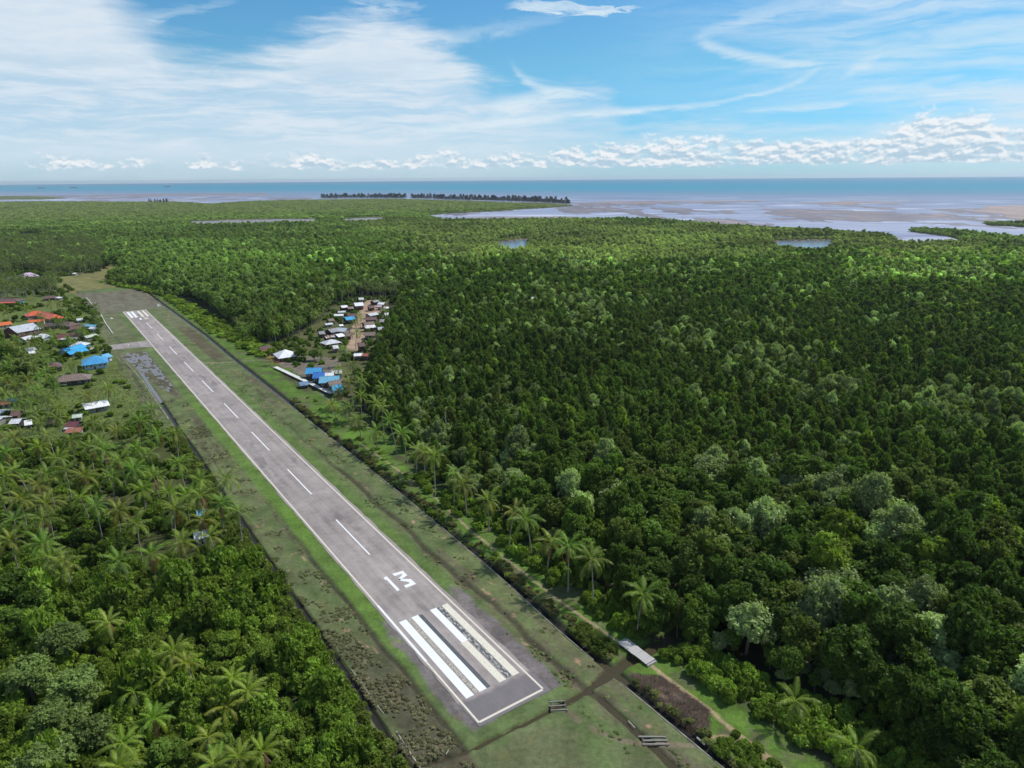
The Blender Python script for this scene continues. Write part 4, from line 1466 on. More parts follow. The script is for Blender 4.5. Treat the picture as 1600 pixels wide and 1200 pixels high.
PALE_PATCH = [_g(p) for p in ([(1130, 566), (1200, 560), (1290, 585), (1240, 605), (1150, 585)], [(1000, 535), (1080, 520), (1130, 560), (1070, 580)], [(1380, 640), (1500, 620), (1600, 660), (1600, 720), (1480, 690)], [(1230, 620), (1330, 600), (1340, 650), (1250, 660)],
                              [(870, 480), (930, 470), (960, 520), (900, 540)], [(1300, 435), (1540, 430), (1560, 455), (1320, 452)], [(860, 400), (1000, 395), (980, 430), (880, 440)], [(1220, 800), (1300, 780), (1350, 850), (1280, 880)],
                              [(1210, 960), (1340, 940), (1370, 1000), (1230, 1030)], [(1060, 850), (1140, 830), (1150, 910), (1080, 930)], [(1300, 840), (1420, 820), (1440, 880), (1330, 890)], [(640, 660), (720, 690), (700, 730), (650, 700)], [(760, 740), (840, 760), (830, 800), (770, 790)])]
GREY_PATCH = _g([(200, 400), (330, 385), (480, 430), (420, 530), (300, 500), (200, 450)])
LIGHT_FAR = _g([(560, 350), (860, 350), (1240, 362), (1420, 378), (1650, 385), (1650, 412), (1150, 402), (900, 415), (700, 410)])


def classify(x, y):
    """tint per tree over the mangrove"""
    n = len(x); r = np.hypot(x, y)
    n1 = fbm(x / 45 + 7, y / 45, 3); n2 = fbm(x / 140 + 2, y / 140 + 5, 3); rnd = RNG.random(n)
    c = np.repeat(TINT['deep'][None], n, 0)
    mm = sm(n2, 0.45, 0.62)[:, None]; c = c * (1 - mm) + TINT['mid'] * mm
    band = np.zeros(n)
    kind = np.zeros(n, int)      # 0 dome, 1 puffy pale
    p = 0.05 + 0.34 * sm(n1, 0.56, 0.70)
    for poly in PALE_PATCH:
        p = np.where(inpoly(x, y, poly), 0.62, p)
    p = np.where(x + 0.2 * y < 30, p + 0.05, p)
    pale = rnd < p
    yel = (~pale) & (rnd < p + 0.05)
    c[pale] = TINT['pale'] * (0.62 + 0.45 * RNG.random(pale.sum()))[:, None]
    c[yel] = TINT['yellow'] * 0.85
    kind[pale] = 1
    ol = (~pale) & (~yel) & (rnd > 0.8)
    c[ol] = TINT['olive']
    gp = inpoly(x, y, GREY_PATCH)
    c[gp] = c[gp] * 0.4 + TINT['greytree'] * 0.6
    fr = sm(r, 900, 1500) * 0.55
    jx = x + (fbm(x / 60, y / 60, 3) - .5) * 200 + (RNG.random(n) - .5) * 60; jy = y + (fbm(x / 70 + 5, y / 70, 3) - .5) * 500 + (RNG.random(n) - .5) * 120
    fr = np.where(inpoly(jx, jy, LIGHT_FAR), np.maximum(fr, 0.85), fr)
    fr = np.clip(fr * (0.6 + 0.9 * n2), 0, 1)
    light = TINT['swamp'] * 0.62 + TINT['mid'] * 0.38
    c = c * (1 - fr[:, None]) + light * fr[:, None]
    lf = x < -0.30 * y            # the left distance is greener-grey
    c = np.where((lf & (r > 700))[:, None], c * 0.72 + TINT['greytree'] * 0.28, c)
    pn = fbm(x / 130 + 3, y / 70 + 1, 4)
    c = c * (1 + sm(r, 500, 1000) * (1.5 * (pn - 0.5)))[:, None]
    c = c * (1 - 0.30 * sm(r, 800, 1600))[:, None] + TINT['greytree'] * 0.24 * sm(r, 800, 1600)[:, None]  # far crowns dulled and greyed: distance haze put into the tint
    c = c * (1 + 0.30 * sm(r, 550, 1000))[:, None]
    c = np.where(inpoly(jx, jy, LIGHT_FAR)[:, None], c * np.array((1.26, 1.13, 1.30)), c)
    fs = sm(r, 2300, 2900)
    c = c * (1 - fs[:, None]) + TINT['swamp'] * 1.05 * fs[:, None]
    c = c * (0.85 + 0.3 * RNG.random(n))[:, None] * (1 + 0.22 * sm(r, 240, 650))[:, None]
    return c, kind


def forest_ok(x, y):
    u, v = toUV(x, y)
    ok = is_land(x, y)
    edge = 50.5 + 5 * fbm(u / 11, v * 0, 2) + np.where(u < 0, np.clip(-u, 0, 60) * 0.33, 0)
    edge = np.where(u > 110, edge + np.clip((u - 110) / 8, 0, 12), edge)
    ok &= ~((u > -90) & (u < 645) & (v > -24) & (v < edge))
    ok &= ~((u > 640) & (u < 752) & (v > -24) & (v < 40))
    for p in (P_VILL, P_FIELD, P_GROVE, P_BUSHL, P_LFIELD, P_LIME, P_RVILL, P_BUSHR, P_PINK):
        ok &= ~inpoly(x, y, p)
    ok &= ~((v < -16) & (u < 330))
    ok &= ~(inpoly(x, y, P_PLANT) & (fbm(x / 40, y / 40, 3) > 0.40))
    return ok


PROTOS = bpy.data.collections.new('tree_forms')       # not linked to the scene
proto_names = []


def proto(name, me):
    o = bpy.data.objects.new(name, me)
    PROTOS.objects.link(o)
    proto_names.append(name)
    return len(proto_names) - 1


def copy_with_trunk(c, t, tm):
    b = MB(); b.v = [tuple(v.co) for v in t.vertices]; b.f = [tuple(p.vertices) for p in t.polygons]
    return add_trunk(c.copy(), b, tm)


pi_big = [proto('a%02d' % i, copy_with_trunk(c, t, M['bark'])) for i, (c, t) in enumerate(BIG)]
pi_mid = [proto('b%02d' % i, copy_with_trunk(c, t, M['bark'])) for i, (c, t) in enumerate(MID)]
pi_puff = [proto('c%02d' % i, copy_with_trunk(c, t, M['bark'])) for i, (c, t) in enumerate(PUFF)]
pi_low = [proto('d%02d' % i, crown_mesh('crown', 3.2, 8.5, 3.6, 11, 620, 0.95, 1100 + i, puff=0.42)) for i in range(4)]
pi_far = [proto('e%02d' % i, crown_mesh('crown', 6.5, 8.0, 2.0, 16, 620, 1.7, 1200 + i, puff=0.34)) for i in range(4)]
pi_bush = [proto('f%02d' % i, copy_with_trunk(c, t, M['bark'])) for i, (c, t) in enumerate(BUSHM)]
pi_tuft = [proto('h%02d' % i, crown_mesh('tuft', 0.8, 0.75, -0.05, 5, 150, 0.26, 1300 + i, puff=0.5, up=0.9)) for i in range(4)]
_pt = palm_trunk(11, 77, 0.8)


def palm_low(i):
    me = PCROWN[i].copy()
    co = np.empty(len(me.vertices) * 3, np.float32); me.vertices.foreach_get('co', co)
    tip = _pt[1]; co = co.reshape(-1, 3) + np.array(tip, np.float32); me.vertices.foreach_set('co', co.ravel())
    b = MB(); b.v = [tuple(v.co) for v in _pt[0].vertices]; b.f = [tuple(p.vertices) for p in _pt[0].polygons]
    return add_trunk(me, b, M['palmbark'])


pi_palm = [proto('i%02d' % i, palm_low(i)) for i in range(4)]

# node group: points -> instances
GN = bpy.data.node_groups.new('plant the trees', 'GeometryNodeTree')
GN.interface.new_socket('Geometry', in_out='INPUT', socket_type='NodeSocketGeometry')
GN.interface.new_socket('Geometry', in_out='OUTPUT', socket_type='NodeSocketGeometry')
_n = GN.nodes; _l = GN.links
gi = _n.new('NodeGroupInput'); go = _n.new('NodeGroupOutput')
ci = _n.new('GeometryNodeCollectionInfo'); ci.inputs['Collection'].default_value = PROTOS
ci.inputs['Separate Children'].default_value = True; ci.inputs['Reset Children'].default_value = True
ip = _n.new('GeometryNodeInstanceOnPoints'); ip.inputs['Pick Instance'].default_value = True
_l.new(gi.outputs[0], ip.inputs['Points']); _l.new(ci.outputs[0], ip.inputs['Instance'])
for nm, typ, sock in (('form', 'INT', 'Instance Index'), ('size', 'FLOAT_VECTOR', 'Scale'), ('turn', 'FLOAT_VECTOR', 'Rotation')):
    a = _n.new('GeometryNodeInputNamedAttribute'); a.data_type = typ; a.inputs['Name'].default_value = nm
    src = [o for o in a.outputs if o.enabled and o.name == 'Attribute'][0]
    if nm == 'turn':
        e2r = _n.new('FunctionNodeEulerToRotation'); _l.new(src, e2r.inputs[0]); src = e2r.outputs[0]
    _l.new(src, ip.inputs[sock])
_l.new(ip.outputs[0], go.inputs[0])


def plant(name, label, P, form, size, yaw, tint):
    n = len(P)
    me = bpy.data.meshes.new(name)
    me.vertices.add(n); me.vertices.foreach_set('co', np.asarray(P, np.float32).ravel())
    tr = np.zeros((n, 3), np.float32); tr[:, 2] = yaw
    for nm, typ, d, key in (('form', 'INT', np.asarray(form, np.int32), 'value'), ('size', 'FLOAT_VECTOR', size, 'vector'), ('turn', 'FLOAT_VECTOR', tr, 'vector'), ('tint', 'FLOAT_VECTOR', tint, 'vector')):
        a = me.attributes.new(nm, typ, 'POINT')
        a.data.foreach_set(key, np.asarray(d, np.int32 if typ == 'INT' else np.float32).ravel())
    o = link(name, me)
    md = o.modifiers.new('plant', 'NODES'); md.node_group = GN
    return tag(o, label, None, None, 'stuff')


# --- mangrove ---------------------------------------------------------------
FX, FY, FS, FK, FT = [], [], [], [], []


def grow(r0, r1, sp, cond=None):
    x, y = scatter(r0, r1, sp)
    k = forest_ok(x, y)
    if cond is not None:
        k &= cond(x, y)
    return x[k], y[k]


bigzone = lambda x, y: (x + 0.55 * (y - 100) > 20) & (np.hypot(x, y) < 255) & (x > 0)
rows = []
xa, ya = grow(40, 255, 8.2, bigzone); rows.append((xa, ya, 'big'))
xa, ya = grow(40, 255, 5.6, bigzone); rows.append((xa, ya, 'under'))
xa, ya = grow(40, 620, 4.15, lambda x, y: ~bigzone(x, y)); rows.append((xa, ya, 'mid'))
xa, ya = grow(620, 1050, 4.9); rows.append((xa, ya, 'mid2'))
xa, ya = grow(1050, 2000, 6.8); rows.append((xa, ya, 'low'))
xa, ya = grow(2000, 5200, 15.0); rows.append((xa, ya, 'far'))
_hx = [G(a, b) for a, b in [(1405, 1150), (1450, 1135), (1490, 1165), (1545, 1195), (1360, 1112), (1570, 1130), (1500, 1235), (1600, 1250), (1430, 1185), (1540, 1285), (1620, 1190), (1475, 1205)]]
rows.append((np.array([q[0] for q in _hx]), np.array([q[1] for q in _hx]), 'hand'))
allx, ally, allf, alls, allt, allk, allu = [], [], [], [], [], [], []
for x, y, lod in rows:
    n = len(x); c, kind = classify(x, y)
    r = np.hypot(x, y)
    s = 0.78 + 0.5 * RNG.random(n)
    if lod == 'big':
        form = np.where(kind == 1, RNG.choice(pi_puff, n), RNG.choice(pi_big, n)); s = s * np.where(kind == 1, 1.3, 1.0)
        u_, v_ = toUV(x, y); s = s * np.clip(0.58 + (v_ - 48) / 50, 0.58, 1.02)
    elif lod == 'hand':
        kind[:] = 0; c[:] = TINT['deep'] * 0.95; form = RNG.choice(pi_big, n); s = 0.85 + 0.25 * RNG.random(n)
    elif lod == 'under':
        form = np.where(kind == 1, RNG.choice(pi_puff, n), RNG.choice(pi_mid, n)); s = s * np.where(kind == 1, 0.55, 0.68)
    elif lod in ('mid', 'mid2'):
        form = np.where(kind == 1, RNG.choice(pi_puff, n), RNG.choice(pi_mid, n)); s = s * np.where(kind == 1, 0.70, 0.80)
        form = np.where((RNG.random(n) < 0.05) & (kind == 0), RNG.choice(pi_big, n), form); s = np.where(np.isin(form, pi_big), s * 0.75, s)
        if lod == 'mid2':
            form = np.where(RNG.random(n) < 0.75, RNG.choice(pi_low, n), form); s = np.where(np.isin(form, pi_low), 0.68 + 0.45 * RNG.random(n), s)
        u_, v_ = toUV(x, y); s = s * np.clip(0.66 + (v_ - 50) / 70, 0.66, 1.0)
        gp = inpoly(x, y, GREY_PATCH); s = np.where(gp, s * 1.25, s)
    elif lod == 'low':
        form = RNG.choice(pi_low, n); s = s * 1.02; hz_boost = 1.15
    else:
        form = RNG.choice(pi_far, n); s = s * 1.1
    hz = np.ones(n) * (0.78 + 0.5 * RNG.random(n) ** 1.5)
    if lod in ('mid', 'mid2'): hz = hz * 1.22
    # low growth beside open water and in the swamp beyond
    if lod in ('low', 'far'):
        shore = ~is_land(x * 1.03, y * 1.03) | ~is_land(x * 1.08, y * 1.08) | ~is_land(x * 0.97, y * 0.97)
        hz = np.where(shore, hz * 0.5, hz)
        sh2 = shore & (np.hypot(x, y) < 2300); s = np.where(sh2, s * 0.8, s)
        if lod == 'far':
            hz *= 0.5
    allx.append(x); ally.append(y); allf.append(form); alls.append(np.stack([s, s, s * hz], 1)); allt.append(c); allk.append(kind); allu.append(np.full(n, lod == 'under'))
allx, ally, allf, alls, allt, allk, allu = [np.concatenate(q) for q in (allx, ally, allf, alls, allt, allk, allu)]
allyaw = RNG.random(len(allx)) * 6.283
tpx, tpy = PX(allx, ally, 9 * alls[:, 2])
allr = np.hypot(allx, ally)
inview = (tpx > -25) & (tpx < 1625) & (tpy < 1225)
cand = np.where(inview & (allr < 600) & ~allu)[0]
order = cand[np.argsort(allr[cand] / np.where(np.isin(allf[cand], pi_big + pi_puff), 1.35, 1.0))]
single = order[:300]
rest = np.ones(len(allx), bool); rest[single] = False
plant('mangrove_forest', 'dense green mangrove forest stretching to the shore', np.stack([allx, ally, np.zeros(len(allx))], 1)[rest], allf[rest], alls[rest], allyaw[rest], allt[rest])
FORMS = {}
for lst, ids in ((BIG, pi_big), (MID, pi_mid), (PUFF, pi_puff), (BUSHM, pi_bush)):
    for ct, i in zip(lst, ids):
        FORMS[i] = ct


def place_tree(name, cat, label, group, x, y, form, size, yaw, tint, crown='crown', trunk='trunk', z=0.0):
    root = empty(name, (x, y, z), yaw)
    root.scale = size
    tag(root, label, cat, group)
    c, t = FORMS[form]
    oc = bpy.data.objects.new(crown, c); COL.objects.link(oc); oc.parent = root; oc['tint'] = [float(q) for q in tint]
    ot = bpy.data.objects.new(trunk, t); COL.objects.link(ot); ot.parent = root
    return root


def look(t, kind):
    lum = float(t.sum())
    if kind == 1:
        return 'pale puffy' if lum > 0.66 else 'greyish puffy'
    if t[0] > 0.16: return 'yellow green'
    if t[0] > 0.106: return 'olive green'
    if lum < 0.24: return 'very dark green'
    return 'deep green'


ORD = ['first', 'second', 'third', 'fourth', 'fifth', 'sixth', 'seventh', 'eighth', 'ninth', 'tenth', 'eleventh', 'twelfth', 'thirteenth', 'fourteenth', 'fifteenth', 'sixteenth', 'seventeenth', 'eighteenth', 'nineteenth', 'twentieth', 'twenty-first', 'twenty-second', 'twenty-third', 'twenty-fourth', 'twenty-fifth', 'twenty-sixth']
ROW = [((995, 995), (994, 934)), ((927, 950), (926, 882)), ((888, 926), (883, 853)), ((855, 897), (852, 847)), ((831, 875), (822, 809)), ((795, 856), (790, 805)), ((764.5, 832), (761, 782)), ((729.5, 807.5), (726, 757)), ((709.5, 791), (706, 744)),
       ((680.5, 777.5), (677, 717)), ((664.5, 750), (660, 708)), ((651, 740), (649, 703)), ((637, 725), (632, 677)), ((620.5, 711), (616, 658)), ((600, 691), (597, 637)), ((589, 704), (586, 672)), ((564.5, 687), (561, 655)), ((582, 668), (580, 632)),
       ((566, 660), (559, 620)), ((545, 660), (547, 636)), ((527, 662), (524, 634)), ((553, 640), (549, 600)), ((603, 650), (600, 607)), ((571, 640), (572, 596)), ((538, 640), (533, 612)), ((585, 625), (586, 590))]
ROWU = [float(toUV(*G(*q[0]))[0]) for q in ROW]


def mzone(x, y):
    u, v = (float(q) for q in toUV(x, y))
    px, py = (float(q) for q in PX(x, y, 0))
    rank = ORD[min(24, max(0, int((v - 50) / 6.5)))]
    if u < -2:
        k = int((-2 - u) / 9)
        where = ['right of the footbridge', 'right of the burnt patch', 'behind the first path shrubs', 'above the dirt path palm', 'right of the dirt path palm', 'above the bottom edge palm', 'right of the bottom edge palm', 'by the bottom right corner', 'beyond the bottom right corner'][min(8, k)]
        return 'in the ' + rank + ' rank of trees ' + where
    k = min(range(len(ROWU)), key=lambda q: abs(ROWU[q] - u))
    return 'in the ' + rank + ' rank of trees behind the ' + ORD[k] + ' row palm'


for i in single:
    lk = look(allt[i], allk[i]); zz = mzone(allx[i], ally[i])
    if allf[i] in pi_mid: lk = 'slender ' + lk
    place_tree('mangrove_tree', 'tree', lk + ' mangrove ' + zz, lk + ' mangroves ' + zz, allx[i], ally[i], int(allf[i]), alls[i], allyaw[i], allt[i])


# --- coconut palms ------------------------------------------------------------
palm_total = 0


def palm(x, y, h, label, group, seed, s=1.0, tint=None, fronds=True, tiltz=0.0):
    global palm_total
    palm_total += 1
    tint = TINT['palm'] if tint is None else tint
    g = random.Random(seed)
    root = empty('coconut_palm', (x, y, 0), g.uniform(0, 6.28))
    tag(root, label, 'palm', group)
    tm, tip = get_trunk(h, seed)
    ot = bpy.data.objects.new('trunk', tm); COL.objects.link(ot); ot.parent = root
    ot.scale = (1, 1, h / round(h))
    tip = Vector((tip[0], tip[1], h))
    tl = [float(q * g.uniform(0.85, 1.15)) for q in tint]
    if fronds:
        for k, fs in enumerate(frond_set(seed, g.choice((13, 16, 19, 22)))):
            o = bpy.data.objects.new('frond', FROND[fs[0]]); COL.objects.link(o); o.parent = root
            o.matrix_local = Matrix.Translation(tip) @ frond_matrix(fs) @ Matrix.Scale(s, 4)
            f = 1.25 if k < 5 else 1.0
            if k > 12 and g.random() < .22: tl2 = [0.20, 0.125, 0.055]; o.matrix_local = Matrix.Translation(tip) @ frond_matrix((3, fs[1], -1.0, fs[3] * .9)) @ Matrix.Scale(s, 4); o['tint'] = tl2; continue
            o['tint'] = [tl[0] * f * (1.25 if k > 14 and g.random() < .3 else 1), tl[1] * f, tl[2] * f]
    else:
        o = bpy.data.objects.new('crown', PCROWN[seed % 4]); COL.objects.link(o); o.parent = root
        o.location = tip; o.scale = (s, s, s); o['tint'] = tl
    return root


def palm_at(base, crown, label, group, seed, **kw):
    x, y = G(*base)
    # height from where the crown centre stands above the base
    t = math.hypot(x, y)
    cxx, cyy = (crown[0] - 800) / F, (crown[1] - 600) / F
    yr = cxx * math.sin(ROLL) + cyy * math.cos(ROLL); xr = cxx * math.cos(ROLL) - cyy * math.sin(ROLL)
    d = (xr, math.cos(PITCH) - yr * math.sin(PITCH), -math.sin(PITCH) - yr * math.cos(PITCH))
    h = H + d[2] * t / math.hypot(d[0], d[1])
    return palm(x, y, max(4.0, h), label, group, seed, **kw)


for k, (b, c) in enumerate(ROW):
    palm_at(b, c, ORD[k] + ' coconut palm from the footbridge in the row beside the long drain', 'coconut palms in a row beside the drain', 50 + k, s=1.18)
palm_at((512, 655), (512, 635), 'low palm with yellow fronds at the drain below the houses on stilts', None, 91, s=0.85, tint=C_(0.22, 0.17, 0.03))
palm_at((1235, 1131), (1235, 1092), 'coconut palm in the bright shrubs beside the dirt path', None, 92, s=1.1)
palm_at((1339, 1212), (1342, 1174), 'coconut palm cut by the bottom edge right of the dirt path', None, 93, s=1.15)
palm_at((660, 662), (660, 640), 'low palm pushed into the forest edge behind the palm row', None, 94, s=0.9)
palm_at((690, 685), (688, 668), 'bushy low palm below the bare dead snag behind the palm row', None, 95, s=0.9)
palm_at((424, 572), (422, 560), 'yellowing palm beside the red gate at the head of the boardwalk', None, 96, s=0.6, tint=C_(0.30, 0.22, 0.03))
# palms of the muddy hamlet
HAM = [((544, 572), (540, 545), 'tall palm by the muddy clearing behind the houses on stilts'), ((556, 545), (554, 519), 'palm in the middle of the sandy hamlet yard'), ((563, 512), (562, 494), 'slim palm at the top of the sandy hamlet yard'), ((558, 520), (557, 503), 'palm beside the blue roofed hut in the hamlet yard'),
       ((501, 562), (499, 547), 'small drooping palm between the white roofed house and the hamlet'), ((596, 500), (595, 484), 'palm between the huts on the right of the sandy yard'), ((530, 600), (527, 578), 'palm beside the pale hut behind the houses on stilts'), ((556, 595), (555, 570), 'palm in front of the red and white roofed shed')]
for k, (b, c, lab) in enumerate(HAM):
    palm_at(b, c, lab, None, 110 + k, s=1.1, fronds=False)
# left grove, crowns as seen
LG = [(175, 641, 'palm at the top right of the grove by the straight drain'), ]
GROVE = [(212, 660), (184, 677), (162, 705), (155, 692), (239, 682), (239, 705), (273, 678), (283, 725), (312, 748), (340, 750), (372, 800), (343, 785), (267, 800), (307, 810), (290, 775), (260, 772), (243, 742), (220, 730), (222, 765), (190, 720), (139, 745), (132, 773), (103, 735), (75, 743),
         (72, 785), (37, 733), (32, 780), (61, 812), (59, 700), (80, 682), (111, 688), (62, 660), (30, 682), (8, 670), (11, 708), (8, 745), (3, 770), (15, 820), (212, 820), (290, 845), (335, 840), (237, 860), (67, 850), (83, 870), (107, 882), (200, 878), (18, 845), (140, 700), (100, 715), (205, 700), (315, 775), (172, 745), (228, 640), (45, 762), (150, 790), (182, 800)]
for k, (a, b) in enumerate(GROVE):
    h = 9.5 + 5.0 * random.Random(k).random()
    x, y = G(a, b, h)
    zone = 'along the drain on the right edge of the left palm grove' if a > 255 else ('below the village huts in the left palm grove' if b < 712 else ('at the lower edge of the left palm grove' if b > 812 else 'in the middle of the left palm grove'))
    row_ = 'top' if b < 700 else ('upper' if b < 750 else ('middle' if b < 800 else 'lower'))
    zone = 'in the ' + row_ + ' part of the left palm grove ' + ('beside the drain' if a > 255 else 'near its centre' if a > 150 else 'towards the left edge' if a < 70 else 'left of its centre')
    lab = 'coconut palm ' + zone
    palm(x, y, h, lab, 'palms ' + zone, 130 + k, s=1.08 + 0.2 * random.Random(k + 3).random(), fronds=True)
LOWP = [(96, 904), (240, 912), (170, 972), (220, 1031), (260, 1018), (299, 1045), (362, 1062), (250, 1060), (218, 1085), (336, 1117), (240, 1125), (316, 1155), (178, 1160), (310, 1197), (375, 1187), (395, 1080), (425, 1170), (362, 1192), (185, 1200)]
WHERE = ['at the top left', 'standing tallest', 'with an orange lower frond', 'with long thin fronds', 'small and yellow', 'midway to the drain', 'nearest the upper drain', 'with rounded pale fronds', 'leaning by the grey tree', 'with a bright white heart', 'flattened and yellow', 'with widely spread fronds', 'by the lower grey tree',
         'cut by the bottom edge', 'at the bottom towards the drain', 'close to the drain', 'lowest by the drain', 'squat at the bottom', 'half cut at the bottom']
for k, (a, b) in enumerate(LOWP):
    h = 5.2 + 2.2 * random.Random(k + 50).random()
    x, y = G(a, b, h)
    palm(x, y, h, 'low palm in the bottom left thicket, ' + WHERE[k], 'low palms in the bush thicket', 230 + k, s=0.92, tint=C_(0.170, 0.230, 0.032) * (0.85 + 0.4 * random.Random(k).random()))
VP = [(114, 567), (137, 617), (165, 607), (57, 525), (80, 520), (92, 507), (132, 517), (145, 487), (62, 494), (37, 555), (30, 605), (20, 572), (72, 582), (95, 474), (45, 590), (12, 592), (60, 612), (48, 535), (8, 555), (25, 540), (68, 540), (150, 479), (108, 530)]
VW = ['in front of the blue roofed terminal hall', 'tall over the white roofed shed in the field', 'short beside the white roofed shed in the field', 'beside the big grey roofed hall', 'right of the big grey roofed hall', 'between the two brown hipped roofs', 'beside the long maroon roof', 'by the low white wall of the overrun', 'in front of the orange roofed house', 'under the big grey roofed hall', 'above the blue tarpaulin hut', 'at the left edge below the grey hall', 'by the thatched brown roof', 'by the small brown house near the overrun',
      'in the thicket below the thatched roof', 'at the left edge above the blue tarpaulin', 'in the shade left of the field', 'behind the small white roofs', 'at the left edge under the orange roof', 'leaning below the big grey hall', 'left of the blue terminal', 'beside the overrun wall near the marker', 'below the long maroon roof']
VX = [(4, 538), (18, 560), (28, 548), (44, 572), (52, 558), (66, 552), (78, 560), (5, 588), (22, 592), (40, 606), (54, 590), (64, 575), (86, 606), (10, 612), (34, 622), (16, 628), (50, 628), (70, 622), (84, 640), (95, 622), (58, 645), (92, 652), (140, 660), (150, 668), (88, 500), (104, 493), (124, 515), (58, 508), (106, 532), (84, 532), (30, 528), (153, 500), (78, 474), (42, 482), (12, 486), (118, 470)]
for k, (a, b) in enumerate(VX):
    h = 7.5 + 4 * random.Random(k + 290).random()
    x, y = G(a, b, h)
    palm(x, y, h, 'palm crowded among the houses ' + ('above the blue tarpaulin' if b > 535 and b < 600 else 'round the village clearing' if b >= 600 else 'round the orange and brown roofs'), 'crowded palms ' + ('above the tarpaulin' if b > 535 and b < 600 else 'round the clearing' if b >= 600 else 'round the roofs'), 600 + k, s=1.1, fronds=False)
for k, (a, b) in enumerate(VP):
    h = 8.0 + 4 * random.Random(k + 90).random()
    x, y = G(a, b, h)
    palm(x, y, h, 'palm ' + VW[k], 'palms among the village houses', 260 + k, s=1.15, fronds=(b > 560))
# the plantation far left and the palms behind the hamlet: nearest ones singly, the rest as one grove
gx, gy = scatter(330, 1700, 8.5)
gpl = [(_g([(-60, 372), (60, 366), (130, 372), (165, 395), (160, 425), (100, 432), (-60, 432)]), 'palm in the plantation behind the pink roofed house', 'palms of the far plantation'),
       (_g([(400, 500), (470, 470), (520, 450), (600, 440), (640, 455), (612, 470), (560, 465), (520, 480), (500, 505), (470, 525), (420, 540)]), 'palm in the belt behind the sandy hamlet', 'palms behind the hamlet'),
       (_g([(0, 440), (95, 440), (90, 462), (0, 470)]), 'palm between the pink roofed house and the brown school roof', 'palms near the pink roofed house'),
       (_g([(370, 500), (430, 495), (410, 535), (372, 535)]), 'low palm beside the far right drain', 'low palms beside the far drain')]
pts = []
PINKGAP = _g([(18, 424), (72, 424), (72, 446), (10, 446)])
for q, lab, grp in gpl:
    k = inpoly(gx, gy, q) & ~inpoly(gx, gy, PINKGAP)
    pts += [(math.hypot(a, b), a, b, lab, grp) for a, b in zip(gx[k], gy[k])]
pts.sort()
nsing = max(0, min(len(pts), 300 - palm_total - 2))
for k, (r_, a, b, lab, grp) in enumerate(pts[:nsing]):
    palm(a, b, 8 + 4 * random.Random(k + 7).random(), lab, grp, 400 + k, s=1.1, fronds=False)
if pts[nsing:]:
    q = pts[nsing:]; n = len(q)
    ss = 0.8 + 0.35 * RNG.random(n)
    plant('palm_grove', 'far coconut plantation at the left', [(a, b, 0) for _, a, b, _, _ in q], RNG.choice(pi_palm, n), np.stack([ss] * 3, 1), RNG.random(n) * 6.28, TINT['palm'] * np.array((0.72, 0.70, 0.95)) * (0.8 + 0.4 * RNG.random(n))[:, None])

# --- bushes ---------------------------------------------------------------------
BX = []      # x, y, size(3), tint, zone


def bushes(x, y, sz, hz, tint, zone, spread=0.3):
    for a, b in zip(x, y):
        s = sz * (1 + random.uniform(-spread, spread)); BX.append((a, b, (s, s, s * hz * random.uniform(.8, 1.25)), np.asarray(tint) * random.uniform(0.75, 1.25), zone))


def scat(poly, sp, cond=None):
    xs = [p[0] for p in poly]; ys = [p[1] for p in poly]
    x, y = np.meshgrid(np.arange(min(xs), max(xs), sp), np.arange(min(ys), max(ys), sp))
    x = x + (RNG.random(x.shape) - .5) * sp; y = y + (RNG.random(x.shape) - .5) * sp
    x = x.ravel(); y = y.ravel(); k = inpoly(x, y, poly)
    if cond is not None: k &= cond(x, y)
    return x[k], y[k]


def uvs(u0, u1, v0, v1, sp, f=None):
    u, v = np.meshgrid(np.arange(u0, u1, sp), np.arange(v0, v1, sp))
    u = u + (RNG.random(u.shape) - .5) * sp; v = v + (RNG.random(u.shape) - .5) * sp
    u = u.ravel(); v = v.ravel()
    if f is not None:
        k = f(u, v); u, v = u[k], v[k]
    return A0[0] + DU[0] * u + DV[0] * v, A0[1] + DU[1] * u + DV[1] * v


notpalm = None
# thicket at the bottom left
x, y = scat(P_BUSHL, 3.0, lambda x, y: toUV(x, y)[1] < -20.5)
n2 = fbm(x / 12, y / 12, 3)
k = n2 > 0.5
kk_ = k.copy()
k3 = k & (RNG.random(len(x)) < 0.12)
bushes(x[k3], y[k3], 2.1, 1.5, TINT['bush'] * 0.85, 'in the thicket at the bottom left', 0.3)
k = k & ~k3
bushes(x[k], y[k], 1.25, 1.35, TINT['bush'], 'in the thicket at the bottom left', 0.35)
bushes(x[~kk_], y[~kk_], 1.0, 1.1, TINT['lime'] * 0.8, 'in the paler scrub of the bottom left thicket', 0.35)
# dark hedge along the left drain
x, y = uvs(-60, 235, -23.5, -18.9, 1.9)
bushes(x, y, 0.85, 0.95, TINT['olive'] * 1.1, 'in the dark hedge along the drain below the thicket')
# grove undergrowth
x, y = scat(P_GROVE, 4.4, lambda x, y: (toUV(x, y)[1] < -23) & (fbm(x / 16, y / 16, 3) > 0.40))
bushes(x, y, 1.15, 0.95, TINT['bush'] * 0.8, 'under the palms of the left grove', 0.4)
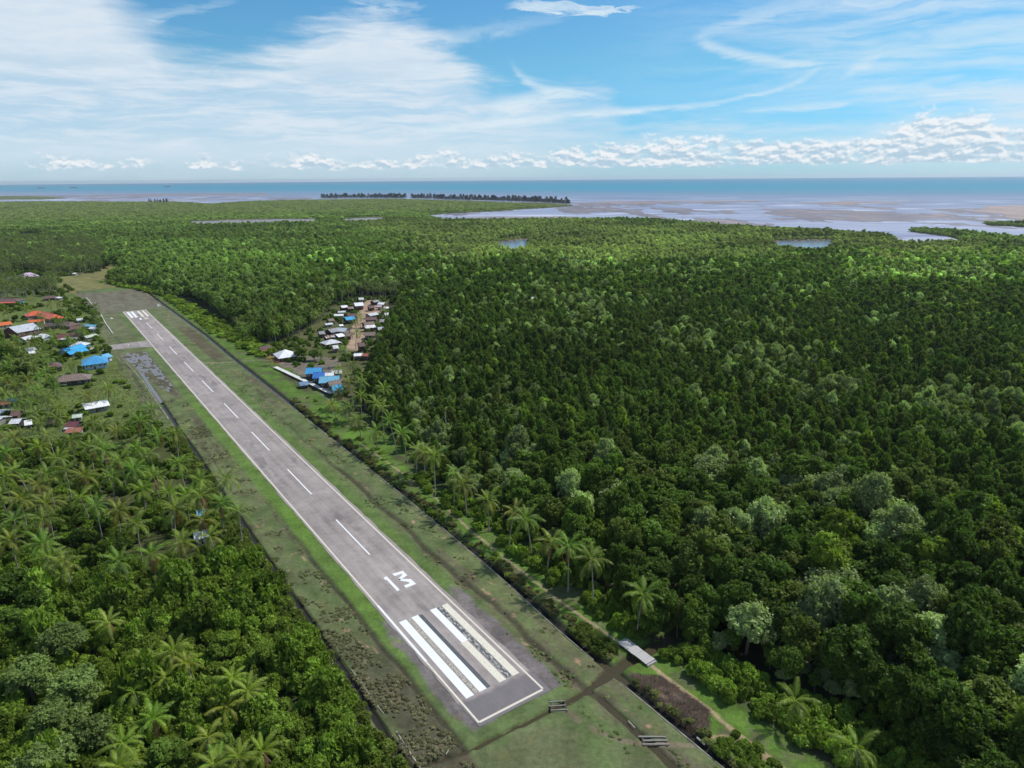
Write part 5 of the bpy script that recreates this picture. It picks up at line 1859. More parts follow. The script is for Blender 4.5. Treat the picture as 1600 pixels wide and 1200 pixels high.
# dark scrub right of the long drain
x, y = uvs(0, 250, 37, 42, 1.6, lambda u, v: (v > kerb_v(u) + 2.2) & (v < kerb_v(u) + 5.2) & (fbm(u / 6 + 3, v / 6, 3) > 0.42))
bushes(x, y, 0.58, 0.65, TINT['drybush'], 'in the brown scrub lining the long drain')
x, y = uvs(0, 250, 39, 50, 3.2, lambda u, v: (fbm(u / 9, v / 5, 3) > .53) & (np.abs(v - 43) > 1.4))
bushes(x, y, 0.6, 0.7, TINT['bush'], 'on the grassy dike below the palm row')
x, y = uvs(-8, 120, 46, 56, 2.6, lambda u, v: (fbm(u / 9 + 4, v / 5, 3) > .42) & (np.abs(u + 4) > 4))
bushes(x, y, 0.95, 1.0, TINT['bush'], 'at the foot of the palm row by the forest')
# around the footbridge and the near drain
x, y = uvs(0.5, 14, 36.5, 41.5, 1.7)
bushes(x, y, 0.75, 0.8, TINT['olive'], 'on the drain bank beside the footbridge')
x, y = uvs(-48, -9, 36.4, 38.0, 1.8)
bushes(x, y, 0.55, 0.7, TINT['drybush'] * np.array((1, 1.15, 1)), 'on the drain bank below the burnt patch')
x, y = uvs(-60, -33, 36.0, 42, 1.8)
bushes(x, y, 0.75, 0.8, TINT['bush'] * 0.8, 'between drain and path')
# bright shrubs right of the dirt path
x, y = scat(P_BUSHR, 2.5, lambda x, y: (toUV(x, y)[1] > 48.5 + np.clip(-toUV(x, y)[0] - 25, 0, 40) * 0.12) & (np.abs(toUV(x, y)[0] + 4.2) > 4.5))
bushes(x, y, 1.0, 1.05, TINT['bush'] * 1.1, 'in the bright shrubs right of the dirt path', 0.4)
x, y = uvs(2, 22, 47, 56, 2.4)
bushes(x, y, 0.9, 1.0, TINT['bush'], 'around the palm next to the footbridge')
# low bright scrub along the far drain, village shrubs, field shrubs
x, y = scat(P_LIME, 5.0)
bushes(x, y, 1.5, 0.7, TINT['lime'], 'in the bright low scrub along the far drain', 0.4)
x, y = scat(P_PLANT, 9)
bushes(x, y, 1.6, 0.8, TINT['bush'] * 0.7, 'under the far plantation palms', 0.4)
x, y = scat(P_VILL, 7.0, lambda x, y: (fbm(x / 30, y / 30, 3) > 0.52) & (toUV(x, y)[1] < -27) & ~inpoly(x, y, P_FIELD))
bushes(x, y, 1.1, 0.9, TINT['bush'] * 0.75, 'among the village houses', 0.5)
x, y = scat(P_FIELD, 7.0, lambda x, y: (fbm(x / 20, y / 20, 3) > 0.55) & (toUV(x, y)[1] < -27))
bushes(x, y, 0.9, 0.8, TINT['bush'] * 0.9, 'in the grass field beside the white roofed shed', 0.4)
x, y = scat(P_RVILL, 6.0, lambda x, y: (fbm(x / 18, y / 18, 3) > 0.50) & ~inpoly(x, y, P_DIRT) & (toUV(x, y)[1] > 62))
bushes(x, y, 1.0, 0.9, TINT['mid'] * 1.1, 'among the huts of the mangrove hamlet', 0.4)
x, y = scat(_g([(95, 462), (135, 470), (165, 505), (150, 520), (140, 490), (100, 480)]), 7)
bushes(x, y, 1.2, 0.7, TINT['bush'] * 0.8, 'in the brush left of the overrun', 0.4)
bxy = np.array([(b[0], b[1]) for b in BX])
bpx, bpy_ = PX(bxy[:, 0], bxy[:, 1], 1.0)
bsz = np.array([b[2][0] for b in BX]) / np.hypot(bxy[:, 0], bxy[:, 1])
vis = (bpx > -15) & (bpx < 1615) & (bpy_ < 1215)
odr = np.argsort(-bsz * vis)
sel = set(odr[:300].tolist())
LPX = np.array(LOWP, float)


def bush_zone(x, y, zone):
    px, py = (float(q) for q in PX(x, y, 1.0))
    u, v = (float(q) for q in toUV(x, y))
    if 'thicket' in zone and 'hedge' not in zone:
        k = int(np.argmin(np.hypot(LPX[:, 0] - px, LPX[:, 1] - py)))
        dx, dy = px - LPX[k, 0], py - LPX[k, 1]
        d = 'touching' if math.hypot(dx, dy) < 14 else (('right of' if dx > 0 else 'left of') if abs(dx) > abs(dy) else ('below' if dy > 0 else 'above'))
        return d + ' the low thicket palm ' + WHERE[k]
    if 'dirt path' in zone:
        return ORD[min(22, max(0, int((-u - 2) / 2.5)))] + ' from the footbridge along the path, ' + ORD[min(9, max(0, int((v - 47) / 2.5)))] + ' row back'
    if 'hedge' in zone:
        return ORD[min(24, max(0, int((u + 12) / 4)))] + ' from the bottom in the dark hedge by the drain'
    if 'burnt' in zone or 'drain and path' in zone:
        return ORD[min(22, max(0, int((-u - 6) / 2.5)))] + ' past the canal ' + zone
    return zone


for i in sorted(sel):
    a, b, s, t, zone = BX[i]
    zone = bush_zone(a, b, zone)
    if t[0] > t[1]: w = 'brownish'
    elif t.sum() > 0.51: w = 'bright green'
    elif t.sum() > 0.40: w = 'fresh green'
    else: w = 'dark green'
    place_tree('bush', 'bush', w + ' bush ' + zone, w + ' bushes ' + zone, a, b, random.choice(pi_bush), s, random.uniform(0, 6.28), t, 'foliage', 'stem', -0.05)
rb = [BX[i] for i in range(len(BX)) if i not in sel]
n = len(rb)
plant('undergrowth', 'low scrub and bushes round the strip and the villages', [(b[0], b[1], -0.05) for b in rb], RNG.choice(pi_bush, n), [b[2] for b in rb], RNG.random(n) * 6.28, [b[3] for b in rb])

# rank grass and sedge on the margins
xs_, ys_ = [], []
for u0, u1, v0, v1, sp, cut in ((-75, 95, -16, -6.5, 0.85, .40), (95, 290, -16, -5.5, 1.1, .60), (-75, 0, 20, 33, 1.2, .60), (0, 320, 23, 34, 1.25, .63), (0, 160, 37.5, 50, 1.1, .45), (-60, 0, 44.5, 52, 1.0, .5)):
    x, y = uvs(u0, u1, v0, v1, sp, lambda u, v: (fbm(u / 5.5 + 70, v / 4.0 + 3, 4) > cut + (0.24 * sm(u, 25, 95) if cut < .41 else 0)) & (np.abs(v - 43) > 1) & (np.abs(u + 5) > 1.8))
    xs_.append(x); ys_.append(y)
x, y = scat(P_FIELD, 2.2, lambda x, y: toUV(x, y)[1] < -20)
xs_.append(x); ys_.append(y)
x = np.concatenate(xs_); y = np.concatenate(ys_)
n = len(x); uu, vv = toUV(x, y)
tt = C_(0.150, 0.190, 0.070)[None] * (0.7 + 0.6 * RNG.random(n))[:, None]
tt = np.where((vv > 37)[:, None], C_(0.13, 0.20, 0.038)[None] * (0.7 + 0.6 * RNG.random(n))[:, None], tt)
br = (RNG.random(n) < 0.3) & (vv < 34)
tt[br] = tt[br] * np.array((1.12, 1.0, 0.95))
_w = (sm(uu, 85, 25) * (vv < -6))[:, None]
tt = tt * (1 - _w) + C_(0.215, 0.21, 0.115)[None] * (0.75 + 0.5 * RNG.random(n))[:, None] * _w
ss = 0.45 + 0.5 * RNG.random(n)
plant('grass_tufts', 'tussocks of rank grass on the margins of the strip', np.stack([x, y, np.full(n, -0.04)], 1), RNG.choice(pi_tuft, n), np.stack([ss, ss, ss * np.where(vv < 0, 0.36 + 0.26 * sm(uu, 85, 25), 0.36)], 1), RNG.random(n) * 6.28, tt)

# --- broadleaf trees of the left side, one by one -----------------------------------
BT = [  # px, py of the crown top centre, height, radius scale, form list, tint, label
    (95, 985, 11, 1.25, pi_puff, 'greytree', 'upper grey green feathery tree at the bottom left'), (40, 1040, 11, 1.25, pi_puff, 'greytree', 'grey green feathery tree at the left edge of the bottom thicket'),
    (120, 1050, 11, 1.35, pi_puff, 'greytree', 'wide grey green feathery tree beside the low palms'), (85, 1110, 11, 1.2, pi_puff, 'greytree', 'grey green feathery tree below the wide one'), (60, 1180, 11, 1.35, pi_puff, 'greytree', 'grey green tree cut by the bottom edge at the left'),
    (140, 1125, 10, 1.0, pi_puff, 'greytree', 'small grey green tree between the low palms and the wide one'), (20, 900, 12, 1.05, pi_big, 'deep', 'dark round tree at the left edge under the palm grove'), (50, 925, 11, 0.8, pi_big, 'deep', 'dark tree just right of the round one at the left edge'),
    (15, 960, 11, 0.9, pi_big, 'mid', 'green tree at the left edge above the grey green ones'), (345, 1000, 7, 0.62, pi_big, 'bush', 'leafy tree in the right half of the thicket'), (410, 1010, 7.5, 0.62, pi_big, 'bush', 'leafy tree towering over the hedge by the drain'),
    (300, 960, 7.5, 0.62, pi_big, 'mid', 'dark leafy tree above the thin fronded palm'), (470, 1000, 6.5, 0.5, pi_big, 'bush', 'bright leafy tree at the drain edge of the thicket'), (385, 940, 7, 0.6, pi_big, 'mid', 'leafy tree at the top of the thicket near the drain'), (430, 1120, 7, 0.6, pi_big, 'bush', 'leafy tree in the lower thicket near the drain'),
    (260, 1165, 7.5, 0.75, pi_big, 'mid', 'dark leafy tree at the bottom between the low palms'), (345, 1160, 7, 0.6, pi_big, 'mid', 'dark leafy tree at the bottom right of the low palms'), (480, 1160, 5.5, 0.45, pi_big, 'bush', 'small leafy tree at the bottom near the dead branches'),
    (205, 930, 7, 0.7, pi_big, 'bush', 'leafy tree left of the tallest thicket palm'), (180, 840, 8, 0.8, pi_big, 'deep', 'dark tree in the hollow of the palm grove'), (165, 800, 8, 0.7, pi_big, 'mid', 'tree behind the dark hollow of the palm grove'), (125, 830, 7, 0.7, pi_big, 'mid', 'tree left of the dark hollow of the palm grove'),
    (120, 700, 7, 0.6, pi_big, 'bush', 'leafy tree below the maroon hut'), (90, 634, 7, 0.75, pi_puff, 'greytree', 'thin grey tree standing in the village field'), (62, 565, 12, 1.2, pi_puff, 'greytree', 'big grey casuarina like tree in front of the thatched roof'), (15, 545, 14, 1.4, pi_big, 'deep', 'big dark tree in front of the grey roofed hall'),
    (35, 575, 12, 1.1, pi_big, 'deep', 'dark tree below the grey roofed hall'), (8, 575, 12, 1.1, pi_big, 'mid', 'tree at the left edge below the grey roofed hall'), (80, 595, 9, 0.8, pi_puff, 'greytree', 'wispy grey tree by the thatched roof'), (112, 482, 6, 0.75, pi_big, 'mid', 'round dark tree between the orange roof and the overrun'), (128, 478, 6, 0.7, pi_big, 'mid', 'dark tree next to the overrun corner'),
    (470, 545, 9, 0.9, pi_big, 'mid', 'dense tree right of the white roofed house with maroon walls'), (490, 548, 8, 0.75, pi_big, 'mid', 'dense tree between the white roofed house and the small palm'), (165, 405, 14, 1.4, pi_big, 'deep', 'dark tree at the far edge of the pale clearing'), (180, 398, 14, 1.5, pi_puff, 'greytree', 'round grey tree at the far edge of the pale clearing'), (150, 400, 13, 1.3, pi_big, 'deep', 'dark tree by the plantation and the pale clearing'),
]
for px, py, h, s, forms, tn, lab in BT:
    x, y = G(px, py, h * 0.85)
    f = random.choice(forms)
    base_h = 15.5 if f in pi_big else 12.0
    place_tree('leafy_tree', 'tree', lab, 'broadleaf trees of the left side', x, y, f, (s, s, h / base_h), random.uniform(0, 6.28), TINT[tn] * random.uniform(.9, 1.1))

# --- far shore casuarinas ------------------------------------------------------------
line = [(503, 310.5), (560, 310), (634, 310.5)], [(643, 310.8), (675, 311), ], [(678, 312), (760, 314), (840, 317), (890, 319.5)]
ncas = 0
for seg in line:
    for (a, b), (c, d) in zip(seg, seg[1:]):
        n = max(2, int((c - a) / 1.7))
        for k in range(n):
            t = (k + random.uniform(.1, .9)) / n
            x, y = G(a + (c - a) * t, b + (d - b) * t + random.uniform(-.5, .3))
            o = bpy.data.objects.new('casuarina_tree', CASU[k % 3]); COL.objects.link(o)
            o.location = (x, y, 0); s = random.uniform(.6, 1.25); o.scale = (s * 2.6, s * 2.6, s); o.rotation_euler = (0, 0, random.uniform(0, 6.28)); o['tint'] = [float(q) for q in TINT['casu'] * random.uniform(.8, 1.2)]
            blk = 'left block' if a < 640 else ('short middle block' if a < 676 else 'tapering right block')
            prt = ORD[min(9, int((a + (c - a) * t - (503 if a < 640 else 643 if a < 676 else 678)) / (22 if a < 640 else 16 if a < 676 else 24)))] + ' clump along the ' + blk + ' of the far shore row'
            tag(o, 'dark casuarina, ' + prt, 'tree', 'casuarinas, ' + prt)
for k in range(14):
    x, y = G(random.uniform(233, 262), random.uniform(316, 318.5))
    o = bpy.data.objects.new('casuarina_tree', CASU[k % 3]); COL.objects.link(o)
    o.location = (x, y, 0); s = random.uniform(.6, .9); o.scale = (s * 1.6, s * 1.6, s); o.rotation_euler = (0, 0, random.uniform(0, 6.28)); o['tint'] = [float(q) for q in TINT['casu']]
    tag(o, 'dark tree in the lone clump by the left tidal creek', 'tree', 'dark clump by the left creek')


# ------------------------------------------------------------------ houses
def house(label, p1, p2, W, wh=2.8, rh=1.7, roof='gable', wall='white', rc='brown', over=0.6, name='village_house', cat='house', group=None, stilts=0.0, eave=None, wins=3, ridge_at=0.5, porch=None):
    """p1, p2: the two ends of the roof's middle line as seen; W: width across"""
    z = stilts + wh + rh * 0.6
    a = Vector((*G(*p1, z), 0)); c = Vector((*G(*p2, z), 0))
    L = max(2.0, (c - a).length - 2 * over)
    mid = (a + c) / 2; yaw = math.atan2((c - a).y, (c - a).x)
    root = empty(name, (mid.x, mid.y, 0.0), yaw)
    tag(root, label, cat, group)
    hx, hy = L / 2, W / 2
    s = stilts
    t = s + wh
    b = MB()
    b.quad((-hx, -hy, s), (hx, -hy, s), (hx, -hy, t), (-hx, -hy, t)); b.quad((hx, hy, s), (-hx, hy, s), (-hx, hy, t), (hx, hy, t))
    ry = (ridge_at - 0.5) * 2 * hy
    if roof == 'gable':
        b.poly([(hx, -hy, s), (hx, hy, s), (hx, hy, t), (hx, ry, t + rh - .1), (hx, -hy, t)]); b.poly([(-hx, hy, s), (-hx, -hy, s), (-hx, -hy, t), (-hx, ry, t + rh - .1), (-hx, hy, t)])
    else:
        b.quad((hx, -hy, s), (hx, hy, s), (hx, hy, t), (hx, -hy, t)); b.quad((-hx, hy, s), (-hx, -hy, s), (-hx, -hy, t), (-hx, hy, t))
    b.quad((-hx, -hy, s), (-hx, hy, s), (hx, hy, s), (hx, -hy, s))
    b.build('wall', WM(wall), root)
    ox, oy = hx + over, hy + over
    drop = rh * over / hy
    th = 0.14
    r = MB()
    if roof == 'flat':
        r.box((0, 0, t + 0.15), (2 * ox, 2 * oy, 0.12))
    elif roof == 'shed':
        r.poly([(-ox, -oy, t + .1), (ox, -oy, t + .1), (ox, oy, t + rh), (-ox, oy, t + rh)]); r.poly([(-ox, oy, t + rh - th), (ox, oy, t + rh - th), (ox, -oy, t + .1 - th), (-ox, -oy, t + .1 - th)])
        r.quad((-ox, -oy, t + .1 - th), (ox, -oy, t + .1 - th), (ox, -oy, t + .1), (-ox, -oy, t + .1))
    else:
        k = ox if roof == 'gable' else max(0.3, ox - oy * 0.95)
        e = t - drop
        A, B_, Cc, D = (-ox, -oy, e), (ox, -oy, e), (ox, oy, e), (-ox, oy, e)
        R0, R1 = (-k, ry, t + rh), (k, ry, t + rh)
        dn = lambda p: (p[0], p[1], p[2] - th)
        r.quad(A, B_, R1, R0); r.quad(Cc, D, R0, R1)
        r.quad(dn(B_), dn(A), dn(R0), dn(R1)); r.quad(dn(D), dn(Cc), dn(R1), dn(R0))
        r.quad(dn(A), dn(B_), B_, A); r.quad(dn(Cc), dn(D), D, Cc)
        if roof == 'hip':
            r.tri(B_, Cc, R1); r.tri(D, A, R0); r.quad(dn(B_), dn(Cc), Cc, B_); r.quad(dn(D), dn(A), A, D)
        else:
            r.quad(dn(B_), dn(R1), R1, B_); r.quad(dn(R1), dn(Cc), Cc, R1); r.quad(dn(D), dn(R0), R0, D); r.quad(dn(R0), dn(A), A, R0)
    ro = r.build('roof', RM(rc), root)
    if roof in ('gable', 'hip'):
        k = ox if roof == 'gable' else max(0.3, ox - oy * 0.95)
        c_ = MB(); c_.bar((-k - .05, ry, t + rh + .03), (k + .05, ry, t + rh + .03), 0.35, 0.1); c_.build('ridge_cap', RM(rc), ro)
    # door and windows on the side towards us and the far side
    dm = MB(); dm.box((-hx * 0.1, -hy - .03, s + 1.0), (0.95, 0.08, 2.0)); dm.build('door', M['door'], root)
    fm = None
    for sd in (-1, 1):
        for q in range(wins):
            xx = -hx + L * (q + 0.5) / wins
            if sd < 0 and abs(xx + hx * .1) < 0.9: continue
            if fm is None:
                w_ = MB(); w_.box((0, 0, 0), (1.25, 0.10, 1.05)); fm = w_.mesh('window'); fm.materials.append(M['whitetrim'])
                w_ = MB(); w_.box((0, 0, 0), (1.02, 0.13, 0.84)); pm = w_.mesh('pane'); pm.materials.append(M['pane'])
            o = bpy.data.objects.new('window', fm); COL.objects.link(o); o.parent = root; o.location = (xx, sd * (hy + .02), s + wh * 0.55)
            p_ = bpy.data.objects.new('pane', pm); COL.objects.link(p_); p_.parent = o
    if s > 0:
        pmh = None
        for ix in range(4):
            for sy in (-1, 1):
                if pmh is None:
                    q = MB(); q.box((0, 0, s / 2 - .3), (0.22, 0.22, s + .6)); pmh = q.mesh('stilt'); pmh.materials.append(M['darkwood'])
                o = bpy.data.objects.new('stilt', pmh); COL.objects.link(o); o.parent = root; o.location = (-hx * .95 + L * .95 * ix / 3, sy * hy * .9, 0)
    if porch:
        pc, pd, side = porch
        q = MB(); y0 = side * hy; y1 = side * (hy + pd)
        pts = [(-hx, y0, t - .15), (hx, y0, t - .15), (hx, y1, t - .9), (-hx, y1, t - .9)]
        if side > 0: pts = pts[::-1]
        q.poly(pts[::-1] if side < 0 else pts[::-1]); q.poly([(x_, y_, z_ - .1) for x_, y_, z_ in (pts)])
        q.build('porch_roof', RM(pc), root)
        ps = None
        for ix in range(4):
            if ps is None:
                k_ = MB(); k_.box((0, 0, (t - .95) / 2), (0.15, 0.15, t - .95)); ps = k_.mesh('porch_post'); ps.materials.append(M['whitetrim'])
            o = bpy.data.objects.new('porch_post', ps); COL.objects.link(o); o.parent = root; o.location = (-hx + L * ix / 3, side * (hy + pd - .2), 0)
    return root


Hs = house
GL = 'houses of the village left of the runway'
Hs('long brown hipped roof house with a red porch at the left edge', (-14, 468), (33, 467), 11, 3.0, 2.4, 'hip', 'teal', 'brown', group=GL, porch=('red', 3.5, -1), wins=5)
Hs('small dark brown hipped house near the overrun field', (66, 464), (90, 462), 7, 2.6, 1.8, 'hip', 'dark', 'brown', group=GL)
Hs('small white lean-to beside the dark brown hipped house', (88, 464.5), (96, 465), 3, 2.2, .6, 'shed', 'grey', 'white', group=GL, wins=1)
Hs('long bright orange red roofed house, its left wing', (38, 490), (70, 486), 10, 3.2, 2.6, 'hip', 'grey', 'red', group=GL, wins=4)
Hs('bright orange red roofed wing pointing towards the runway', (62, 487), (90, 494), 10, 3.2, 2.8, 'hip', 'grey', 'red', group=GL, wins=4)
Hs('low orange roof in front of the bright orange red house', (44, 501), (70, 499), 5, 2.6, 1.2, 'gable', 'cream', 'orange', group=GL)
Hs('small orange roof at the left edge above the grey hall', (-6, 506), (17, 503), 8, 2.8, 1.6, 'gable', 'cream', 'orange', group=GL)
Hs('big hall with a light grey roof in the left village', (14, 514), (52, 507), 17, 4.5, 3.6, 'gable', 'maroon', 'lightgrey', name='village_hall', cat='hall', group=GL, wins=6)
Hs('grey lean-to roof below the big grey hall', (32, 529), (52, 524), 7, 2.8, 1.4, 'gable', 'grey', 'palegrey', group=GL)
Hs('bright white roof right of the big grey hall', (64, 522), (76, 526), 6, 2.6, 1.0, 'gable', 'white', 'white', group=GL, wins=1)
Hs('dark brown hipped roof between the hall and the overrun', (63, 507), (87, 504.5), 9, 2.8, 2.0, 'hip', 'brown', 'darkbrown', group=GL)
Hs('brown hipped roof right of the dark brown one', (93, 502.5), (116, 505), 9, 2.8, 2.2, 'hip', 'brown', 'brown', group=GL)
Hs('brown gabled roof overlapping the brown hipped one', (109, 511), (131, 509), 8, 2.6, 1.8, 'gable', 'grey', 'brown', group=GL)
Hs('pale blue roofed hut nearest the white overrun wall', (131, 507), (152, 508), 4.5, 2.4, .9, 'gable', 'paleblue', 'paleblue', group=GL, wins=2)
Hs('small white roof below the pale blue roofed hut', (142, 511), (152, 512.5), 4, 2.2, .8, 'gable', 'white', 'white', group=GL, wins=1)
Hs('tiny pale roofed hut above the brown hipped roof', (119, 498.5), (129, 497.5), 5, 2.4, 1.0, 'gable', 'paleblue', 'palegrey', group=GL, wins=1)
Hs('long maroon roofed house with a rusty white porch', (90, 524), (124, 521.5), 8, 3.0, 1.9, 'gable', 'dark', 'maroon', group=GL, porch=('palegrey+0.6', 3.0, -1), wins=5)
Hs('greenish white roof half under the palms beside the taxiway', (131, 526), (150, 522), 5, 2.4, .9, 'gable', 'grey', 'greenwhite', group=GL, wins=2)
Hs('light grey hipped office behind the blue terminal hall', (112, 535.5), (136, 535), 8, 3.4, 2.0, 'hip', 'blue', 'palegrey', group=GL)
Hs('long bright blue roofed shed left of the taxiway', (97, 547), (128, 538.5), 7, 3.2, 1.8, 'gable', 'paleblue', 'brightblue', group=GL, wins=4)
Hs('lower bright blue roofed annex beside the terminal', (104, 551), (134, 544.5), 5.5, 2.8, 1.3, 'gable', 'dark', 'brightblue', group=GL, wins=3)
Hs('airstrip terminal with a blue hipped roof and pale walls', (126, 561), (168, 556), 15, 4.0, 3.2, 'hip', 'paleblue', 'blue', name='terminal_building', cat='terminal', group=None, wins=5, over=1.2)
Hs('small blue gabled entrance at the runway side of the terminal', (158, 556), (170, 553), 6, 3.0, 1.6, 'gable', 'white', 'paleblue', group=GL, wins=1)
Hs('brown roofed house below the blue sheds', (66, 570), (96, 566), 10, 3.0, 2.2, 'hip', 'brown', 'brown', group=GL)
Hs('large thatch brown roofed hall behind the tall palm', (84, 590), (142, 584), 10, 3.2, 2.4, 'hip', 'dark', 'thatch', name='village_hall', cat='hall', group=GL, wins=5)
Hs('white roof among the palms left of the blue sheds', (38, 546), (54, 543), 6, 2.6, 1.2, 'gable', 'grey', 'palegrey', group=GL, wins=2)
Hs('second white roof among the palms left of the blue sheds', (44, 550), (55, 548.5), 4, 2.4, 1.0, 'gable', 'grey', 'white', group=GL, wins=1)
Hs('open shed with a bright white sheet roof in the field', (129, 633), (168, 626), 10, 3.0, 1.2, 'gable', 'grey', 'white', name='field_shed', cat='shed', group=None, wins=2, over=1.0)
Hs('small maroon roofed hut in the field', (106, 660), (125, 660), 6, 2.3, 1.3, 'gable', 'dark', 'maroon+0.2', group=GL, wins=1, porch=('palegrey', 1.8, -1))
Hs('rusty red flat roof below the maroon hut', (102, 673), (128, 671), 5, 2.0, .5, 'shed', 'grey', 'rust+0.3', group=GL, wins=1)
Hs('grey sheet roofed hut in the left village clearing', (18, 656), (35, 655), 7, 2.3, 1.0, 'gable', 'dark', 'palegrey', group=GL, wins=1)
Hs('white sheeted shelter beside the grey sheet roofed hut', (38, 661), (50, 659), 6, 1.8, .6, 'shed', 'grey', 'white', group=GL, wins=1)
Hs('pale roof cut by the left edge below the rusty one', (-6, 652), (6, 653), 8, 2.5, 1.0, 'gable', 'grey', 'palegrey', group=GL, wins=1)
Hs('small white roof at the left edge above the pale one', (-2, 641), (10, 642), 6, 2.3, .8, 'gable', 'paleblue', 'lightgrey', group=GL, wins=1)
Hs('small brown hut with a white patch in the clearing', (19, 644), (33, 643), 7, 2.2, 1.1, 'gable', 'brown', 'brown', group=GL, wins=1)
Hs('low rusty roof below the blue tarpaulin', (0, 630), (18, 627), 5, 2.0, .6, 'shed', 'grey', 'rust+0.2', group=GL, wins=1)
Hs('hut under a dark blue tarpaulin roof', (10, 624), (27, 622), 6, 2.2, .9, 'gable', 'dark', 'royalblue', group=GL, wins=1)
Hs('faded brown roof beside the field palm', (75, 657), (87, 656), 5, 2.0, .8, 'gable', 'brown', 'brown', group=GL, wins=1)
Hs('low grey green shelter by the white roofed shed', (113, 649), (129, 647), 5, 1.9, .7, 'gable', 'grey', 'greenwhite', group=GL, wins=1)
Hs('pink roofed house beside the pale road', (31, 429), (57, 426.5), 12, 3.4, 3.4, 'hip', 'white', 'pink', group=GL, wins=4, porch=('pink', 4, -1))
Hs('white roof at the edge of the pale clearing', (109, 426.5), (120, 426.5), 5, 2.5, .8, 'gable', 'grey', 'white', group=GL, wins=1)
Hs('white roof under the plantation palms', (70, 409), (79, 408), 7, 2.8, 1.4, 'gable', 'grey', 'white', group=GL, wins=1)
Hs('second white roof under the plantation palms', (84, 409), (93, 408), 7, 2.8, 1.4, 'gable', 'grey', 'lightgrey', group=GL, wins=1)
Hs('tiny white roof at the left edge of the plantation', (17, 400), (23, 399.5), 7, 2.8, 1.4, 'gable', 'grey', 'white', group=GL, wins=1)
Hs('pale blue roof hidden under palms by the left drain', (302, 834), (325, 829), 4.5, 2.4, 1.0, 'gable', 'white', 'lightgrey', group=GL, wins=1)
Hs('small blue roof peeking between palms by the left drain', (309, 799), (320, 797), 3.5, 2.2, .8, 'gable', 'white', 'paleblue', group=GL, wins=1)

GR = 'huts of the sandy hamlet in the mangroves'
Hs('largest white roofed hut with maroon walls at the top of the yard', (553, 474.5), (567, 473.5), 9, 3.4, 2.0, 'gable', 'maroon', 'white', group=GR, stilts=.8)
Hs('white roofed hut with a maroon wall at the top left of the yard', (532, 478.5), (542, 477.5), 6, 2.4, 1.2, 'gable', 'maroon', 'white', group=GR, stilts=.8, wins=1)
Hs('rusty grey roofed hut between the two white roofed ones', (542, 480.5), (551, 479.5), 6, 2.3, 1.1, 'gable', 'dark', 'grey+0.6', group=GR, stilts=.8, wins=1)
Hs('narrow white roof behind the long white one', (528, 486.5), (540, 486), 4, 2.3, .7, 'gable', 'grey', 'palegrey', group=GR, stilts=.8, wins=1)
Hs('long white roof on the left of the yard', (522, 491.5), (537, 491), 5, 2.4, .8, 'gable', 'grey', 'white', group=GR, stilts=.8, wins=2)
Hs('brown roofed hut behind the blue roofed one', (543, 491), (558, 490.5), 7, 2.5, 1.5, 'gable', 'dark', 'brown', group=GR, stilts=.8, wins=2)
Hs('light blue roofed hut in the middle of the hamlet', (538, 497), (553, 495), 7, 2.6, 1.6, 'gable', 'dark', 'brightblue', group=GR, stilts=1.0, wins=2)
Hs('grey roofed hut left of the sandy yard', (512, 516), (527, 513), 8, 2.6, 1.7, 'gable', 'dark', 'grey', group=GR, stilts=1.0, wins=2)
Hs('blue grey roofed hut beside the sandy yard', (528, 513), (543, 514), 8, 2.6, 1.7, 'gable', 'grey', 'lightgrey+0.1', group=GR, stilts=1.0, wins=2)
Hs('tiny white roof above the blue grey hut', (530, 507.5), (535, 507), 4, 2.2, .7, 'gable', 'grey', 'white', group=GR, wins=1)
Hs('two small white sheets among palms left of the hamlet', (507, 506), (519, 504.5), 4, 2.2, .7, 'gable', 'grey', 'palegrey', group=GR, wins=1)
Hs('white roof end on the left of the yard below the grey huts', (524, 523.5), (535, 521.5), 7, 2.5, 1.3, 'gable', 'dark', 'white', group=GR, stilts=.8, wins=1)
Hs('long dull roof left of the white roof end', (507, 526), (526, 523), 5, 2.3, 1.0, 'gable', 'dark', 'palegrey+0.7', group=GR, stilts=.8, wins=2)
Hs('large patched grey and white roof at the lower left of the hamlet', (504, 534), (529, 530), 9, 2.6, 1.8, 'hip', 'maroon', 'palegrey', group=GR, stilts=.8, wins=2)
Hs('pale grey roof on the right of the yard', (574, 491), (588, 488.5), 7, 2.5, 1.3, 'gable', 'grey', 'palegrey', group=GR, stilts=.8, wins=2)
Hs('wide brown roof on the right of the yard', (570, 497), (588, 496), 7, 2.5, 1.4, 'gable', 'dark', 'brown', group=GR, stilts=.8, wins=2)
Hs('dark brown roof below the wide brown one', (567, 505), (583, 503), 7, 2.5, 1.4, 'gable', 'dark', 'thatch', group=GR, stilts=.8, wins=2)
Hs('white and brown roofed hut in the right row', (569, 510), (585, 508), 6, 2.5, 1.3, 'gable', 'brown', 'white+0.4', group=GR, stilts=.8, wins=2)
Hs('pinkish brown roof at the lower end of the right row', (571, 520), (588, 520), 8, 2.6, 1.5, 'gable', 'dark', 'thatch', group=GR, stilts=.8, wins=2)
Hs('white roof at the top right of the hamlet', (592, 473), (602, 473.5), 6, 2.5, 1.1, 'gable', 'brown', 'white', group=GR, stilts=.8, wins=1)
Hs('pink grey roof below the top right white one', (590, 477.5), (597, 477.5), 5, 2.4, .9, 'gable', 'grey', 'pink', group=GR, stilts=.8, wins=1)
Hs('small white roof at the right edge of the hamlet', (599, 480), (607, 479.5), 5, 2.4, .9, 'gable', 'grey', 'white', group=GR, stilts=.8, wins=1)
Hs('lone white sheet roof right of the hamlet', (604, 497.5), (609, 497.2), 5, 2.4, .7, 'gable', 'grey', 'white', group=GR, wins=1)
